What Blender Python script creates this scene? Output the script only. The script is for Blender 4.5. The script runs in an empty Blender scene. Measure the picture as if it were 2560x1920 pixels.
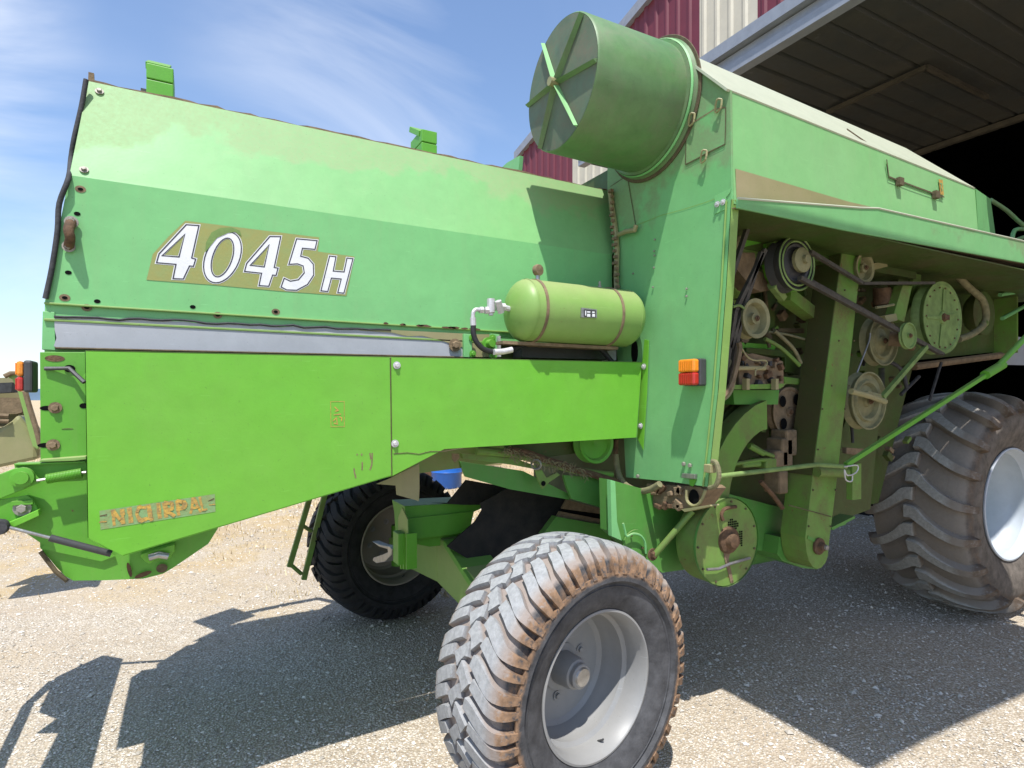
import bpy, bmesh, math, random
from mathutils import Vector, Matrix
from mathutils.geometry import tessellate_polygon
R = math.radians
SC = bpy.context.scene
COL = SC.collection
rnd = random.Random(7)

# ------------------------------------------------------------------ camera
F, CX, HY, CAMH = 1465.0, 1280.0, 1000.0, 1.74      # photograph pixels (2560 wide)
SA, CA = 0.8802, 0.4746
cd = bpy.data.cameras.new("camera"); cam = bpy.data.objects.new("camera", cd); COL.objects.link(cam)
cd.sensor_width = 36.0; cd.lens = F / 2560 * 36.0; cd.shift_y = (HY - 960) / 2560
cd.clip_start = 0.05; cd.clip_end = 8000
cam.location = (0, 0, CAMH); cam.rotation_euler = (R(90), 0, -math.atan2(CA, SA))
SC.camera = cam

# ------------------------------------------------------------------ sun and sky
SUN = Vector((0.23, 0.375, -1.0)).normalized()
ld = bpy.data.lights.new("sun", 'SUN'); lo = bpy.data.objects.new("sun", ld); COL.objects.link(lo)
ld.energy = 4.0; ld.angle = R(0.53); ld.color = (1.0, 0.98, 0.945)
lo.rotation_euler = SUN.to_track_quat('-Z', 'Y').to_euler(); lo.location = (-3, -6, 15)
W = bpy.data.worlds.new("World"); SC.world = W; W.use_nodes = True
nt = W.node_tree; nt.nodes.clear()
def wn(t, **k):
    n = nt.nodes.new(t)
    for a, b in k.items(): setattr(n, a, b)
    return n
wo = wn('ShaderNodeOutputWorld'); bg = wn('ShaderNodeBackground'); sky = wn('ShaderNodeTexSky')
sky.sky_type = 'NISHITA'; sky.sun_disc = False
sky.sun_elevation = math.asin(-SUN.z); sky.sun_rotation = math.atan2(-SUN.x, -SUN.y)
sky.air_density = 1.15; sky.dust_density = 0.6; sky.ozone_density = 2.4; sky.altitude = 300
bg.inputs[1].default_value = 0.135
tc = wn('ShaderNodeTexCoord'); mp = wn('ShaderNodeMapping'); mp.inputs['Rotation'].default_value = (R(15), R(-30), R(25)); mp.inputs['Location'].default_value = (.35, .9, .1)
mp.inputs['Scale'].default_value = (1.1, 6.0, 2.2)
nz = wn('ShaderNodeTexNoise'); nz.inputs['Scale'].default_value = 1.15; nz.inputs['Detail'].default_value = 7; nz.inputs['Roughness'].default_value = 0.55; nz.inputs['Distortion'].default_value = 0.7
nb = wn('ShaderNodeTexNoise'); nb.inputs['Scale'].default_value = 2.1; nb.inputs['Detail'].default_value = 3
cr = wn('ShaderNodeValToRGB'); cr.color_ramp.elements[0].position = 0.47; cr.color_ramp.elements[1].position = 0.68
cb = wn('ShaderNodeValToRGB'); cb.color_ramp.elements[0].position = 0.38; cb.color_ramp.elements[1].position = 0.62
mu = wn('ShaderNodeMath', operation='MULTIPLY')
mx = wn('ShaderNodeMixRGB'); mx.inputs[2].default_value = (5.6, 5.8, 6.2, 1)
sx = wn('ShaderNodeSeparateXYZ'); hz = wn('ShaderNodeMapRange'); hz.inputs[1].default_value = 0.0; hz.inputs[2].default_value = 0.27
hz.inputs[3].default_value = 0.42; hz.inputs[4].default_value = 0.0
mh = wn('ShaderNodeMixRGB'); mh.inputs[2].default_value = (3.3, 4.0, 5.3, 1)
tint = wn('ShaderNodeMixRGB', blend_type='MULTIPLY'); tint.inputs[0].default_value = 1; tint.inputs[2].default_value = (1.0, .995, 1.03, 1)
L = nt.links.new
L(tc.outputs['Generated'], mp.inputs[0]); L(mp.outputs[0], nz.inputs['Vector']); L(tc.outputs['Generated'], nb.inputs['Vector'])
dots = []
for (dv, lo_, hi_, amt) in (((-.50, 1.20, .62), .965, .999, 1.0), ((.25, 1.05, .50), .965, .999, .40), ((-.2, 1.25, .33), .97, .999, .28)):
    vd = wn('ShaderNodeVectorMath', operation='DOT_PRODUCT'); nv_ = wn('ShaderNodeVectorMath', operation='NORMALIZE')
    L(tc.outputs['Generated'], nv_.inputs[0]); L(nv_.outputs[0], vd.inputs[0]); vd.inputs[1].default_value = tuple(Vector(dv).normalized())
    q_ = wn('ShaderNodeMapRange'); q_.interpolation_type = 'SMOOTHSTEP'; q_.inputs[1].default_value = lo_; q_.inputs[2].default_value = hi_; q_.inputs[4].default_value = amt
    L(vd.outputs['Value'], q_.inputs[0]); dots.append(q_.outputs[0])
sm = dots[0]
for d__ in dots[1:]:
    a__ = wn('ShaderNodeMath', operation='ADD'); L(sm, a__.inputs[0]); L(d__, a__.inputs[1]); sm = a__.outputs[0]
a__ = wn('ShaderNodeMath', operation='ADD'); L(sm, a__.inputs[0]); a__.inputs[1].default_value = .04; sm = a__.outputs[0]
L(nz.outputs[0], cr.inputs[0]); L(cr.outputs[0], mu.inputs[0]); L(sm, mu.inputs[1]); mu.use_clamp = True
L(tc.outputs['Generated'], sx.inputs[0]); L(sx.outputs[2], hz.inputs[0])
L(sky.outputs[0], tint.inputs[1]); L(tint.outputs[0], mh.inputs[1]); L(hz.outputs[0], mh.inputs[0])
L(mh.outputs[0], mx.inputs[1]); L(mu.outputs[0], mx.inputs[0]); L(mx.outputs[0], bg.inputs[0]); L(bg.outputs[0], wo.inputs[0])
SC.view_settings.view_transform = 'Standard'; SC.view_settings.look = 'None'
SC.view_settings.exposure = 0.66; SC.view_settings.gamma = 1.0
SC.cycles.max_bounces = 8

# ------------------------------------------------------------------ measuring helpers: photograph point -> place
def crop(x0, y0, s): return lambda u, v: (x0 + s * u, y0 + s * v)
D = crop(0, 0, 1.15732); S = crop(0, 0, 1.0)
c1 = crop(0, 100, .45208); c2 = crop(0, 800, .45208); c3 = crop(900, 550, .36166); c4 = crop(1200, 0, .36166)
c5 = crop(1760, 400, .36166); c6 = crop(1500, 950, .36166); r1 = crop(700, 1100, .30136); r2 = crop(1050, 1280, .38567)
r3 = crop(2100, 850, .42202); r4 = crop(1900, 0, .30137)
d1 = crop(0, 800, .42194); d2 = crop(1080, 1080, .32550); d3 = crop(1740, 700, .30140); d4 = crop(0, 1280, .40687); d5 = crop(2360, 500, .36166)
def ray(p):
    t = (p[0] - CX) / F
    return Vector((SA * t + CA, SA - CA * t, (HY - p[1]) / F))
def onY(p, y): d = ray(p); k = y / d.y; return Vector((d.x * k, y, CAMH + d.z * k))
def onX(p, x): d = ray(p); k = x / d.x; return Vector((x, d.y * k, CAMH + d.z * k))
def onZ(p, z): d = ray(p); k = (z - CAMH) / d.z; return Vector((d.x * k, d.y * k, z))

# ------------------------------------------------------------------ materials
def mat_new(name):
    m = bpy.data.materials.new(name); m.use_nodes = True; t = m.node_tree
    b = t.nodes['Principled BSDF']; return m, t, b
def nd(t, ty, **k):
    n = t.nodes.new(ty)
    for a, b in k.items(): setattr(n, a, b)
    return n
def noise(t, vec, scale, detail=4, rough=.55, dist=0):
    n = nd(t, 'ShaderNodeTexNoise'); n.inputs['Scale'].default_value = scale; n.inputs['Detail'].default_value = detail
    n.inputs['Roughness'].default_value = rough; n.inputs['Distortion'].default_value = dist
    t.links.new(vec, n.inputs['Vector']); return n.outputs[0]
def ramp(t, fac, a, b, c0=(0, 0, 0, 1), c1_=(1, 1, 1, 1)):
    n = nd(t, 'ShaderNodeValToRGB'); e = n.color_ramp.elements; e[0].position = a; e[1].position = b
    e[0].color = c0; e[1].color = c1_; t.links.new(fac, n.inputs[0]); return n.outputs[0]
def mixc(t, fac, a, b, mode='MIX'):
    n = nd(t, 'ShaderNodeMixRGB', blend_type=mode)
    for i, v in ((0, fac), (1, a), (2, b)):
        if isinstance(v, (int, float)): n.inputs[i].default_value = v
        elif isinstance(v, tuple): n.inputs[i].default_value = (*v[:3], 1)
        else: t.links.new(v, n.inputs[i])
    return n.outputs[0]
def mth(t, op, a, b=0.0):
    n = nd(t, 'ShaderNodeMath', operation=op)
    for i, v in ((0, a), (1, b)):
        if isinstance(v, (int, float)): n.inputs[i].default_value = v
        else: t.links.new(v, n.inputs[i])
    return n.outputs[0]
DUST = (.30, .235, .15)
def paint(name, base, alt=None, dust=.3, dscale=3.0, rough=.45, dustc=DUST, rust=.02, zr=None, metal=0, up=.5, spec=.4, bump=.25, streak=.25, mot=.16):
    m, t, b = mat_new(name)
    g = nd(t, 'ShaderNodeNewGeometry'); P = g.outputs['Position']
    alt = alt or tuple(c * .82 for c in base)
    col = mixc(t, ramp(t, noise(t, P, 1.7, 5), .35, .65), base, alt)
    mo = mth(t, 'ADD', mth(t, 'MULTIPLY', noise(t, P, 9, 9, .72, .3), mot * 2), 1 - mot)
    cmb = nd(t, 'ShaderNodeCombineColor'); [t.links.new(mo, cmb.inputs[i]) for i in range(3)]
    col = mixc(t, 1.0, col, cmb.outputs[0], 'MULTIPLY')
    scm = nd(t, 'ShaderNodeMapping'); scm.inputs['Scale'].default_value = (3, 3, 60); scm.inputs['Rotation'].default_value = (.5, .35, .2); t.links.new(P, scm.inputs[0])
    scr = ramp(t, noise(t, scm.outputs[0], 2.2, 4, .6), .685, .70)
    col = mixc(t, mth(t, 'MULTIPLY', scr, .28), col, tuple(min(1, c * 1.3 + .08) for c in base))
    # vertical streaks
    mpn = nd(t, 'ShaderNodeMapping'); mpn.inputs['Scale'].default_value = (14, 14, .9); t.links.new(P, mpn.inputs[0])
    st = ramp(t, noise(t, mpn.outputs[0], 1.6, 5, .6), .5, .78)
    stm = mth(t, 'MULTIPLY', st, streak)
    col = mixc(t, stm, col, tuple(.55 * c + .45 * d for c, d in zip(base, dustc)))
    big = ramp(t, noise(t, P, dscale, 8, .68, .4), .62 - .35 * dust, .80 - .18 * dust)
    fine = ramp(t, noise(t, P, 60, 3, .7), .35, .65)
    dm = mth(t, 'MULTIPLY', big, mth(t, 'ADD', mth(t, 'MULTIPLY', fine, .4), .5))
    sep = nd(t, 'ShaderNodeSeparateXYZ'); t.links.new(g.outputs['Normal'], sep.inputs[0])
    upm = mth(t, 'MULTIPLY', ramp(t, sep.outputs[2], .25, 1.0), up)
    dm = mth(t, 'MAXIMUM', mth(t, 'MULTIPLY', dm, min(1, dust * 1.6)), upm)
    if zr:
        sp = nd(t, 'ShaderNodeSeparateXYZ'); t.links.new(P, sp.inputs[0])
        mr = nd(t, 'ShaderNodeMapRange'); mr.inputs[1].default_value = zr[0]; mr.inputs[2].default_value = zr[1]; t.links.new(sp.outputs[2], mr.inputs[0])
        edge = mth(t, 'ADD', mr.outputs[0], mth(t, 'MULTIPLY', mth(t, 'SUBTRACT', noise(t, P, 2.6, 6, .6), .5), 2.2))
        dm = mth(t, 'MAXIMUM', dm, mth(t, 'MULTIPLY', ramp(t, edge, .45, .6), mth(t, 'ADD', mth(t, 'MULTIPLY', fine, .22), zr[2])))
    col = mixc(t, dm, col, dustc)
    if rust:
        rs = ramp(t, noise(t, P, 21, 6, .7), .70 - rust, .735 - rust)
        col = mixc(t, mth(t, 'MULTIPLY', rs, .8), col, (.16, .07, .03))
    sc = ramp(t, noise(t, P, 130, 2, .5), .70, .76)
    col = mixc(t, mth(t, 'MULTIPLY', sc, .35), col, (.05, .05, .03))
    t.links.new(col, b.inputs['Base Color'])
    t.links.new(mth(t, 'ADD', mth(t, 'MULTIPLY', dm, .4), rough), b.inputs['Roughness'])
    b.inputs['Metallic'].default_value = metal; b.inputs['Specular IOR Level'].default_value = spec
    bp = nd(t, 'ShaderNodeBump'); bp.inputs['Strength'].default_value = bump; bp.inputs['Distance'].default_value = .012
    h = mth(t, 'ADD', mth(t, 'MULTIPLY', noise(t, P, 3.2, 2), 1.3), mth(t, 'MULTIPLY', noise(t, P, 90, 3), .07))
    t.links.new(h, bp.inputs['Height']); t.links.new(bp.outputs[0], b.inputs['Normal'])
    return m
def plain(name, base, rough=.6, metal=0, var=.25, scale=12, bump=.2, spec=.4, alt=None):
    m, t, b = mat_new(name); g = nd(t, 'ShaderNodeNewGeometry'); P = g.outputs['Position']
    a2 = alt or tuple(c * (1 - var) for c in base)
    col = mixc(t, ramp(t, noise(t, P, scale, 6, .65), .35, .65), base, a2)
    t.links.new(col, b.inputs['Base Color']); b.inputs['Roughness'].default_value = rough
    b.inputs['Metallic'].default_value = metal; b.inputs['Specular IOR Level'].default_value = spec
    if bump:
        bp = nd(t, 'ShaderNodeBump'); bp.inputs['Strength'].default_value = bump; bp.inputs['Distance'].default_value = .006
        t.links.new(noise(t, P, scale * 4, 4), bp.inputs['Height']); t.links.new(bp.outputs[0], b.inputs['Normal'])
    return m
FG = (.185, .475, .175)
M = {}
M['faded'] = paint('faded_green_paint', FG, (.18, .46, .17), dust=.12, rust=.0)
M['faded_top'] = paint('faded_green_upper', (.19, .43, .155), (.205, .43, .165), dust=.10, zr=(2.66, 3.2, .26), dustc=(.33, .34, .18), rust=.0, up=.0)
M['column'] = paint('column_green_paint', (.16, .42, .155), (.18, .425, .17), dust=.10, zr=(2.5, 3.35, .45), dustc=(.20, .24, .125), rust=.0, up=.2)
M['bright'] = paint('bright_green_paint', (.13, .41, .028), (.145, .40, .038), dust=.16, dscale=1.8, rough=.33, rust=0, streak=.14, up=.15, bump=.4, dustc=(.20, .30, .08))
M['mid'] = paint('rear_green_paint', (.10, .33, .025), (.115, .34, .04), dust=.08, rust=.01, up=.3)
M['deep'] = paint('deep_body_green', (.075, .26, .04), (.09, .25, .05), dust=.25, dustc=(.19, .17, .09), rust=.02)  # deeper body green with dust and rust
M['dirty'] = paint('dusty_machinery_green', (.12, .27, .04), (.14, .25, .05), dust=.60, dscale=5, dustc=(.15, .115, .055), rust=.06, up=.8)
M['inner'] = paint('dark_inner_green', (.05, .10, .016), (.06, .085, .018), dust=.55, dscale=4, dustc=(.085, .062, .03), rust=.05, up=.8)  # dark green base with dust and rust over it
M['olive'] = paint('olive_green_tank', (.20, .345, .08), (.22, .345, .095), dust=.12, dscale=5, rough=.4, rust=.015, up=.45, dustc=(.36, .30, .17))
M['drum'] = paint('drum_green', (.085, .20, .06), (.12, .205, .085), dust=.5, dscale=4, rough=.42, mot=.42, streak=.5, dustc=(.17, .17, .11), rust=.0, up=.15)
M['drumcap'] = paint('drum_cap_green', (.075, .135, .07), (.10, .14, .08), dust=.75, dscale=7, mot=.5, dustc=(.16, .14, .10), rust=.0, up=.1)
M['tankside'] = paint('tank_side_green', (.20, .46, .17), (.225, .46, .19), dust=.14, dustc=(.33, .37, .22), rust=.0, up=.15, streak=.35)
M['lid'] = paint('pale_lid', (.47, .49, .37), (.43, .46, .34), dust=.2, dustc=(.5, .47, .36), rust=.0, up=.0)  # pale grey-green base
M['dusttri'] = paint('dust_covered_panel', (.30, .26, .13), (.25, .25, .11), dust=.5, dustc=(.35, .29, .17), rust=0)
M['grey'] = paint('grey_strip', (.42, .43, .45), (.38, .39, .41), dust=.12, dustc=(.3, .29, .27), rust=.0, up=.1)
M['grime'] = paint('brown_grime_on_green', (.055, .085, .018), (.07, .055, .025), dust=.75, dscale=2.2, dustc=(.075, .055, .028), rust=.05, up=0)
M['rust'] = plain('rusty_steel', (.15, .085, .045), .85, 0, .5, 30, .5)
M['rust2'] = plain('dusty_brown_metal', (.24, .17, .10), .9, 0, .4, 18, .5)
M['steel'] = plain('bare_steel', (.45, .44, .42), .4, .8, .3, 25, .15)
M['zinc'] = plain('zinc_bolt', (.36, .33, .28), .6, .3, .35, 40, .2)
M['alu'] = plain('silver_fitting', (.62, .60, .60), .5, .4, .2, 40, .2)
M['rubber'] = plain('black_rubber_hose', (.025, .025, .027), .6, 0, .3, 30, .2)
M['seal'] = plain('rubber_seal', (.055, .055, .058), .8, 0, .4, 30, .3)
M['mat'] = plain('rubber_curtain', (.018, .018, .018), .85, 0, .6, 9, .5, .2, alt=(.035, .032, .028))
M['belt'] = plain('drive_belt', (.085, .075, .06), .7, 0, .4, 30, .2)
M['hose'] = plain('dusty_hose', (.23, .21, .11), .9, 0, .35, 25, .5)
M['pulley'] = plain('dusty_pulley', (.27, .255, .13), .7, 0, .35, 14, .3)
M['pulleyg'] = plain('green_pulley', (.20, .30, .09), .6, 0, .35, 14, .3)
M['white'] = plain('decal_white', (.74, .74, .75), .5, 0, .08, 20, .05)
M['ink'] = plain('decal_ink', (.045, .045, .055), .5, 0, .1, 20, 0)
M['khaki'] = plain('decal_backing', (.29, .285, .085), .6, 0, .22, 22, .1, alt=(.26, .30, .10))
M['decalg'] = plain('decal_peeled', (.17, .27, .07), .6, 0, .2, 22, .1)
M['yellow'] = plain('worn_yellow', (.58, .36, .06), .6, 0, .5, 60, .3, alt=(.28, .19, .07))
M['worn'] = plain('worn_sticker', (.19, .36, .15), .7, 0, .3, 30, .2, alt=(.22, .27, .10))
M['black'] = plain('black_void', (.006, .006, .006), 1, 0, 0, 5, 0, .1)
M['orange'] = plain('amber_lens', (.85, .27, .02), .18, 0, .15, 30, .1, .6)
M['red'] = plain('red_lens', (.50, .03, .02), .18, 0, .2, 30, .1, .6)
M['housing'] = plain('lamp_housing', (.06, .06, .06), .5, 0, .2, 20, .1)
M['brown'] = plain('grime_line', (.13, .10, .055), .9, 0, .4, 30, .3)
M['rim'] = paint('silver_rim_paint', (.27, .27, .265), (.24, .24, .235), dust=.3, dustc=(.30, .27, .22), rough=.38, rust=0, up=.15, bump=.05)
M['rimfar'] = paint('dusty_beige_rim', (.26, .24, .20), (.22, .20, .16), dust=.3, dustc=(.24, .20, .14), rust=0, up=.1, bump=.05)
M['rimwhite'] = paint('white_rim_paint', (.47, .51, .55), (.42, .46, .5), dust=.08, dustc=(.4, .38, .33), rough=.4, rust=0, up=.1, bump=.05)

def tyre_mat(name, R0, sh, wid, pale, dark, mudc, mudamt):
    m, t, b = mat_new(name); tc = nd(t, 'ShaderNodeTexCoord'); P = tc.outputs['Object']
    s = nd(t, 'ShaderNodeSeparateXYZ'); t.links.new(P, s.inputs[0])
    rr = mth(t, 'SQRT', mth(t, 'ADD', mth(t, 'MULTIPLY', s.outputs[0], s.outputs[0]), mth(t, 'MULTIPLY', s.outputs[2], s.outputs[2])))
    n1 = noise(t, P, 14, 7, .65); n2 = noise(t, P, 45, 5, .65)
    # tread (outer) vs sidewall
    q = mth(t, 'ADD', rr, mth(t, 'MULTIPLY', mth(t, 'SUBTRACT', n1, .5), .05))
    mr = nd(t, 'ShaderNodeMapRange'); mr.inputs[1].default_value = R0 - sh; mr.inputs[2].default_value = R0 - sh + .02; t.links.new(q, mr.inputs[0])
    tread = mixc(t, ramp(t, n2, .35, .62), pale, tuple(c * .75 for c in pale))
    side = mixc(t, ramp(t, n1, .35, .65), dark, tuple(c * 1.9 + .004 for c in dark))
    # darker base between lugs: real dirt packed there
    low = nd(t, 'ShaderNodeMapRange'); low.inputs[1].default_value = R0 - .030; low.inputs[2].default_value = R0 - .016; low.inputs[3].default_value = 1; low.inputs[4].default_value = 0
    t.links.new(rr, low.inputs[0])
    tread = mixc(t, mth(t, 'MULTIPLY', low.outputs[0], .8), tread, tuple(.5 * a + .35 * c for a, c in zip(mudc, pale)))
    col = mixc(t, mr.outputs[0], side, tread)
    ay = mth(t, 'ABSOLUTE', s.outputs[1])
    e1 = nd(t, 'ShaderNodeMapRange'); e1.inputs[1].default_value = wid * .985; e1.inputs[2].default_value = wid * 1.07
    t.links.new(mth(t, 'ADD', ay, mth(t, 'MULTIPLY', mth(t, 'SUBTRACT', n1, .5), .08)), e1.inputs[0])
    mud = mth(t, 'MULTIPLY', mth(t, 'MULTIPLY', e1.outputs[0], ramp(t, mth(t, 'ADD', rr, mth(t, 'MULTIPLY', mth(t, 'SUBTRACT', n1, .5), .05)), R0 - .135 if R0 < .7 else R0 - .2, R0 - .12 if R0 < .7 else R0 - .17)), mth(t, 'MULTIPLY', ramp(t, n2, .34, .5), mudamt))
    col = mixc(t, mud, col, mixc(t, ramp(t, noise(t, P, 30, 4), .35, .65), mudc, tuple(c * .55 for c in mudc)))
    t.links.new(col, b.inputs['Base Color']); b.inputs['Roughness'].default_value = .78; b.inputs['Specular IOR Level'].default_value = .3
    bp = nd(t, 'ShaderNodeBump'); bp.inputs['Strength'].default_value = .5; bp.inputs['Distance'].default_value = .005
    t.links.new(mth(t, 'ADD', n2, mth(t, 'MULTIPLY', noise(t, P, 120, 3), .4)), bp.inputs['Height']); t.links.new(bp.outputs[0], b.inputs['Normal'])
    return m
M['tyre_near'] = tyre_mat('dusty_muddy_tyre_rubber', .58, .075, .24, (.34, .34, .34), (.045, .045, .047), (.30, .185, .11), 1.0)  # pale dusty tread, mud on the shoulders
M['tyre_far'] = tyre_mat('black_tyre_rubber', .58, .075, .24, (.026, .026, .028), (.013, .013, .014), (.03, .027, .022), .3)  # near-black tread and sidewall
M['tyre_big'] = tyre_mat('big_tyre_rubber', .90, .14, .34, (.36, .345, .31), (.085, .072, .06), (.15, .09, .05), .6)

# ------------------------------------------------------------------ mesh helpers
def prop(o, label=None, cat=None, group=None, kind=None):
    for k, v in (('label', label), ('category', cat), ('group', group), ('kind', kind)):
        if v: o[k] = v
    return o
def link(name, me, parent=None, mat=None):
    o = bpy.data.objects.new(name, me); COL.objects.link(o)
    if parent: o.parent = parent
    if mat is not None and me is not None: me.materials.append(M[mat] if isinstance(mat, str) else mat)
    return o
def empty(name, loc=(0, 0, 0), parent=None):
    o = bpy.data.objects.new(name, None); COL.objects.link(o); o.location = loc; o.empty_display_size = .2
    if parent: o.parent = parent
    return o
class MB:
    def __init__(s): s.v = []; s.f = []
    def add(s, vs, fs):
        n = len(s.v); s.v += [tuple(v) for v in vs]; s.f += [tuple(i + n for i in f) for f in fs]; return s
    def prism(s, pts, d):
        n = len(pts); d = Vector(d); a = [Vector(p) for p in pts]; b = [p + d for p in a]
        if n > 4:
            tr = tessellate_polygon([a]); fs = [tuple(reversed(t)) for t in tr] + [tuple(i + n for i in t) for t in tr]
        else: fs = [tuple(reversed(range(n))), tuple(range(n, 2 * n))]
        fs += [(i, (i + 1) % n, n + (i + 1) % n, n + i) for i in range(n)]
        return s.add(a + b, fs)
    def box(s, c, h, rot=None):
        vs = []
        for x in (-1, 1):
            for y in (-1, 1):
                for z in (-1, 1):
                    v = Vector((x * h[0], y * h[1], z * h[2]))
                    if rot: v = rot @ v
                    vs.append(Vector(c) + v)
        return s.add(vs, [(0, 1, 3, 2), (4, 6, 7, 5), (0, 4, 5, 1), (2, 3, 7, 6), (0, 2, 6, 4), (1, 5, 7, 3)])
    def tube(s, pts, r, seg=10, flat=None, smooth=0):
        pts = [Vector(p) for p in pts]
        if smooth: pts = catmull(pts, smooth)
        n = len(pts); rs = r if isinstance(r, (list, tuple)) else [r] * n
        if len(rs) != n: rs = [rs[min(len(rs) - 1, int(i * (len(rs)) / n))] for i in range(n)]
        up = Vector((0, 0, 1)); t0 = (pts[1] - pts[0]).normalized()
        if abs(t0.dot(up)) > .95: up = Vector((0, 1, 0))
        nrm = (up - t0 * up.dot(t0)).normalized(); vs = []
        for i, p in enumerate(pts):
            t = (pts[min(i + 1, n - 1)] - pts[max(i - 1, 0)]).normalized()
            nrm = (nrm - t * nrm.dot(t)).normalized(); bn = t.cross(nrm)
            for k in range(seg):
                a = 2 * math.pi * (k + .5) / seg
                fa = flat or (1, 1)
                vs.append(p + nrm * math.cos(a) * rs[i] * fa[0] + bn * math.sin(a) * rs[i] * fa[1])
        fs = [(i * seg + k, i * seg + (k + 1) % seg, (i + 1) * seg + (k + 1) % seg, (i + 1) * seg + k) for i in range(n - 1) for k in range(seg)]
        fs += [tuple(reversed(range(seg))), tuple(range((n - 1) * seg, n * seg))]
        return s.add(vs, fs)
    def lathe(s, prof, c, ax, seg=48):
        ax = Vector(ax).normalized(); u = Vector((0, 0, 1)) if abs(ax.z) < .9 else Vector((1, 0, 0))
        u = (u - ax * u.dot(ax)).normalized(); w = ax.cross(u); c = Vector(c); vs = []
        for (r, h) in prof:
            for k in range(seg):
                a = 2 * math.pi * k / seg; vs.append(c + ax * h + (u * math.cos(a) + w * math.sin(a)) * max(r, 1e-4))
        fs = [(i * seg + k, (i + 1) * seg + k, (i + 1) * seg + (k + 1) % seg, i * seg + (k + 1) % seg) for i in range(len(prof) - 1) for k in range(seg)]
        return s.add(vs, fs)
    def build(s, name, mat, parent=None, smooth=0, bevel=0, loc=None):
        me = bpy.data.meshes.new(name)
        vs = s.v
        if loc is not None: vs = [(v[0] - loc[0], v[1] - loc[1], v[2] - loc[2]) for v in vs]
        me.from_pydata(vs, [], s.f); me.validate(); 
        bm = bmesh.new(); bm.from_mesh(me); bmesh.ops.recalc_face_normals(bm, faces=bm.faces); bm.to_mesh(me); bm.free()
        if smooth:
            me.polygons.foreach_set('use_smooth', [True] * len(me.polygons)); me.set_sharp_from_angle(angle=R(smooth))
        o = link(name, me, parent, mat)
        if loc is not None: o.location = loc
        if bevel:
            b = o.modifiers.new('bevel', 'BEVEL'); b.width = bevel; b.segments = 2; b.limit_method = 'ANGLE'; b.angle_limit = R(40)
        return o
def catmull(P, n=6):
    out = []
    for i in range(len(P) - 1):
        p0 = P[max(i - 1, 0)]; p1 = P[i]; p2 = P[i + 1]; p3 = P[min(i + 2, len(P) - 1)]
        for k in range(n):
            t = k / n
            out.append(.5 * ((2 * p1) + (-p0 + p2) * t + (2 * p0 - 5 * p1 + 4 * p2 - p3) * t * t + (-p0 + 3 * p1 - 3 * p2 + p3) * t ** 3))
    out.append(P[-1]); return out
def plate(name, pts, d, mat, parent, bevel=.0):
    return MB().prism(pts, d).build(name, mat, parent, bevel=bevel)
def PY(cv, pts, y): return [onY(cv(*p), y) for p in pts]
def PX(cv, pts, x): return [onX(cv(*p), x) for p in pts]
BOLT = None
def bolt(p, n, r, parent, mat='zinc', washer=True, name='bolt'):
    n = Vector(n).normalized(); m = MB()
    if washer: m.lathe([(0, .0), (r * 1.7, .0), (r * 1.7, r * .3), (0, r * .3)], p, n, 14)
    m.lathe([(r, r * .2), (r, r * 1.1), (r * .85, r * 1.25), (0, r * 1.25)], p, n, 6)
    return m.build(name, mat, parent)
def hole(p, n, a, b, parent, mat='black', ang=0, name='slot'):
    n = Vector(n).normalized(); u = Vector((1, 0, 0)) if abs(n.x) < .7 else Vector((0, 1, 0)); w = Vector((0, 0, 1))
    pts = []
    for k in range(14):
        t = 2 * math.pi * k / 14; x, y = a * math.cos(t), b * math.sin(t)
        x, y = x * math.cos(ang) - y * math.sin(ang), x * math.sin(ang) + y * math.cos(ang)
        pts.append(Vector(p) + u * x + w * y + n * .0015)
    return plate(name, pts, -n * .001, mat, parent)

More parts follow.
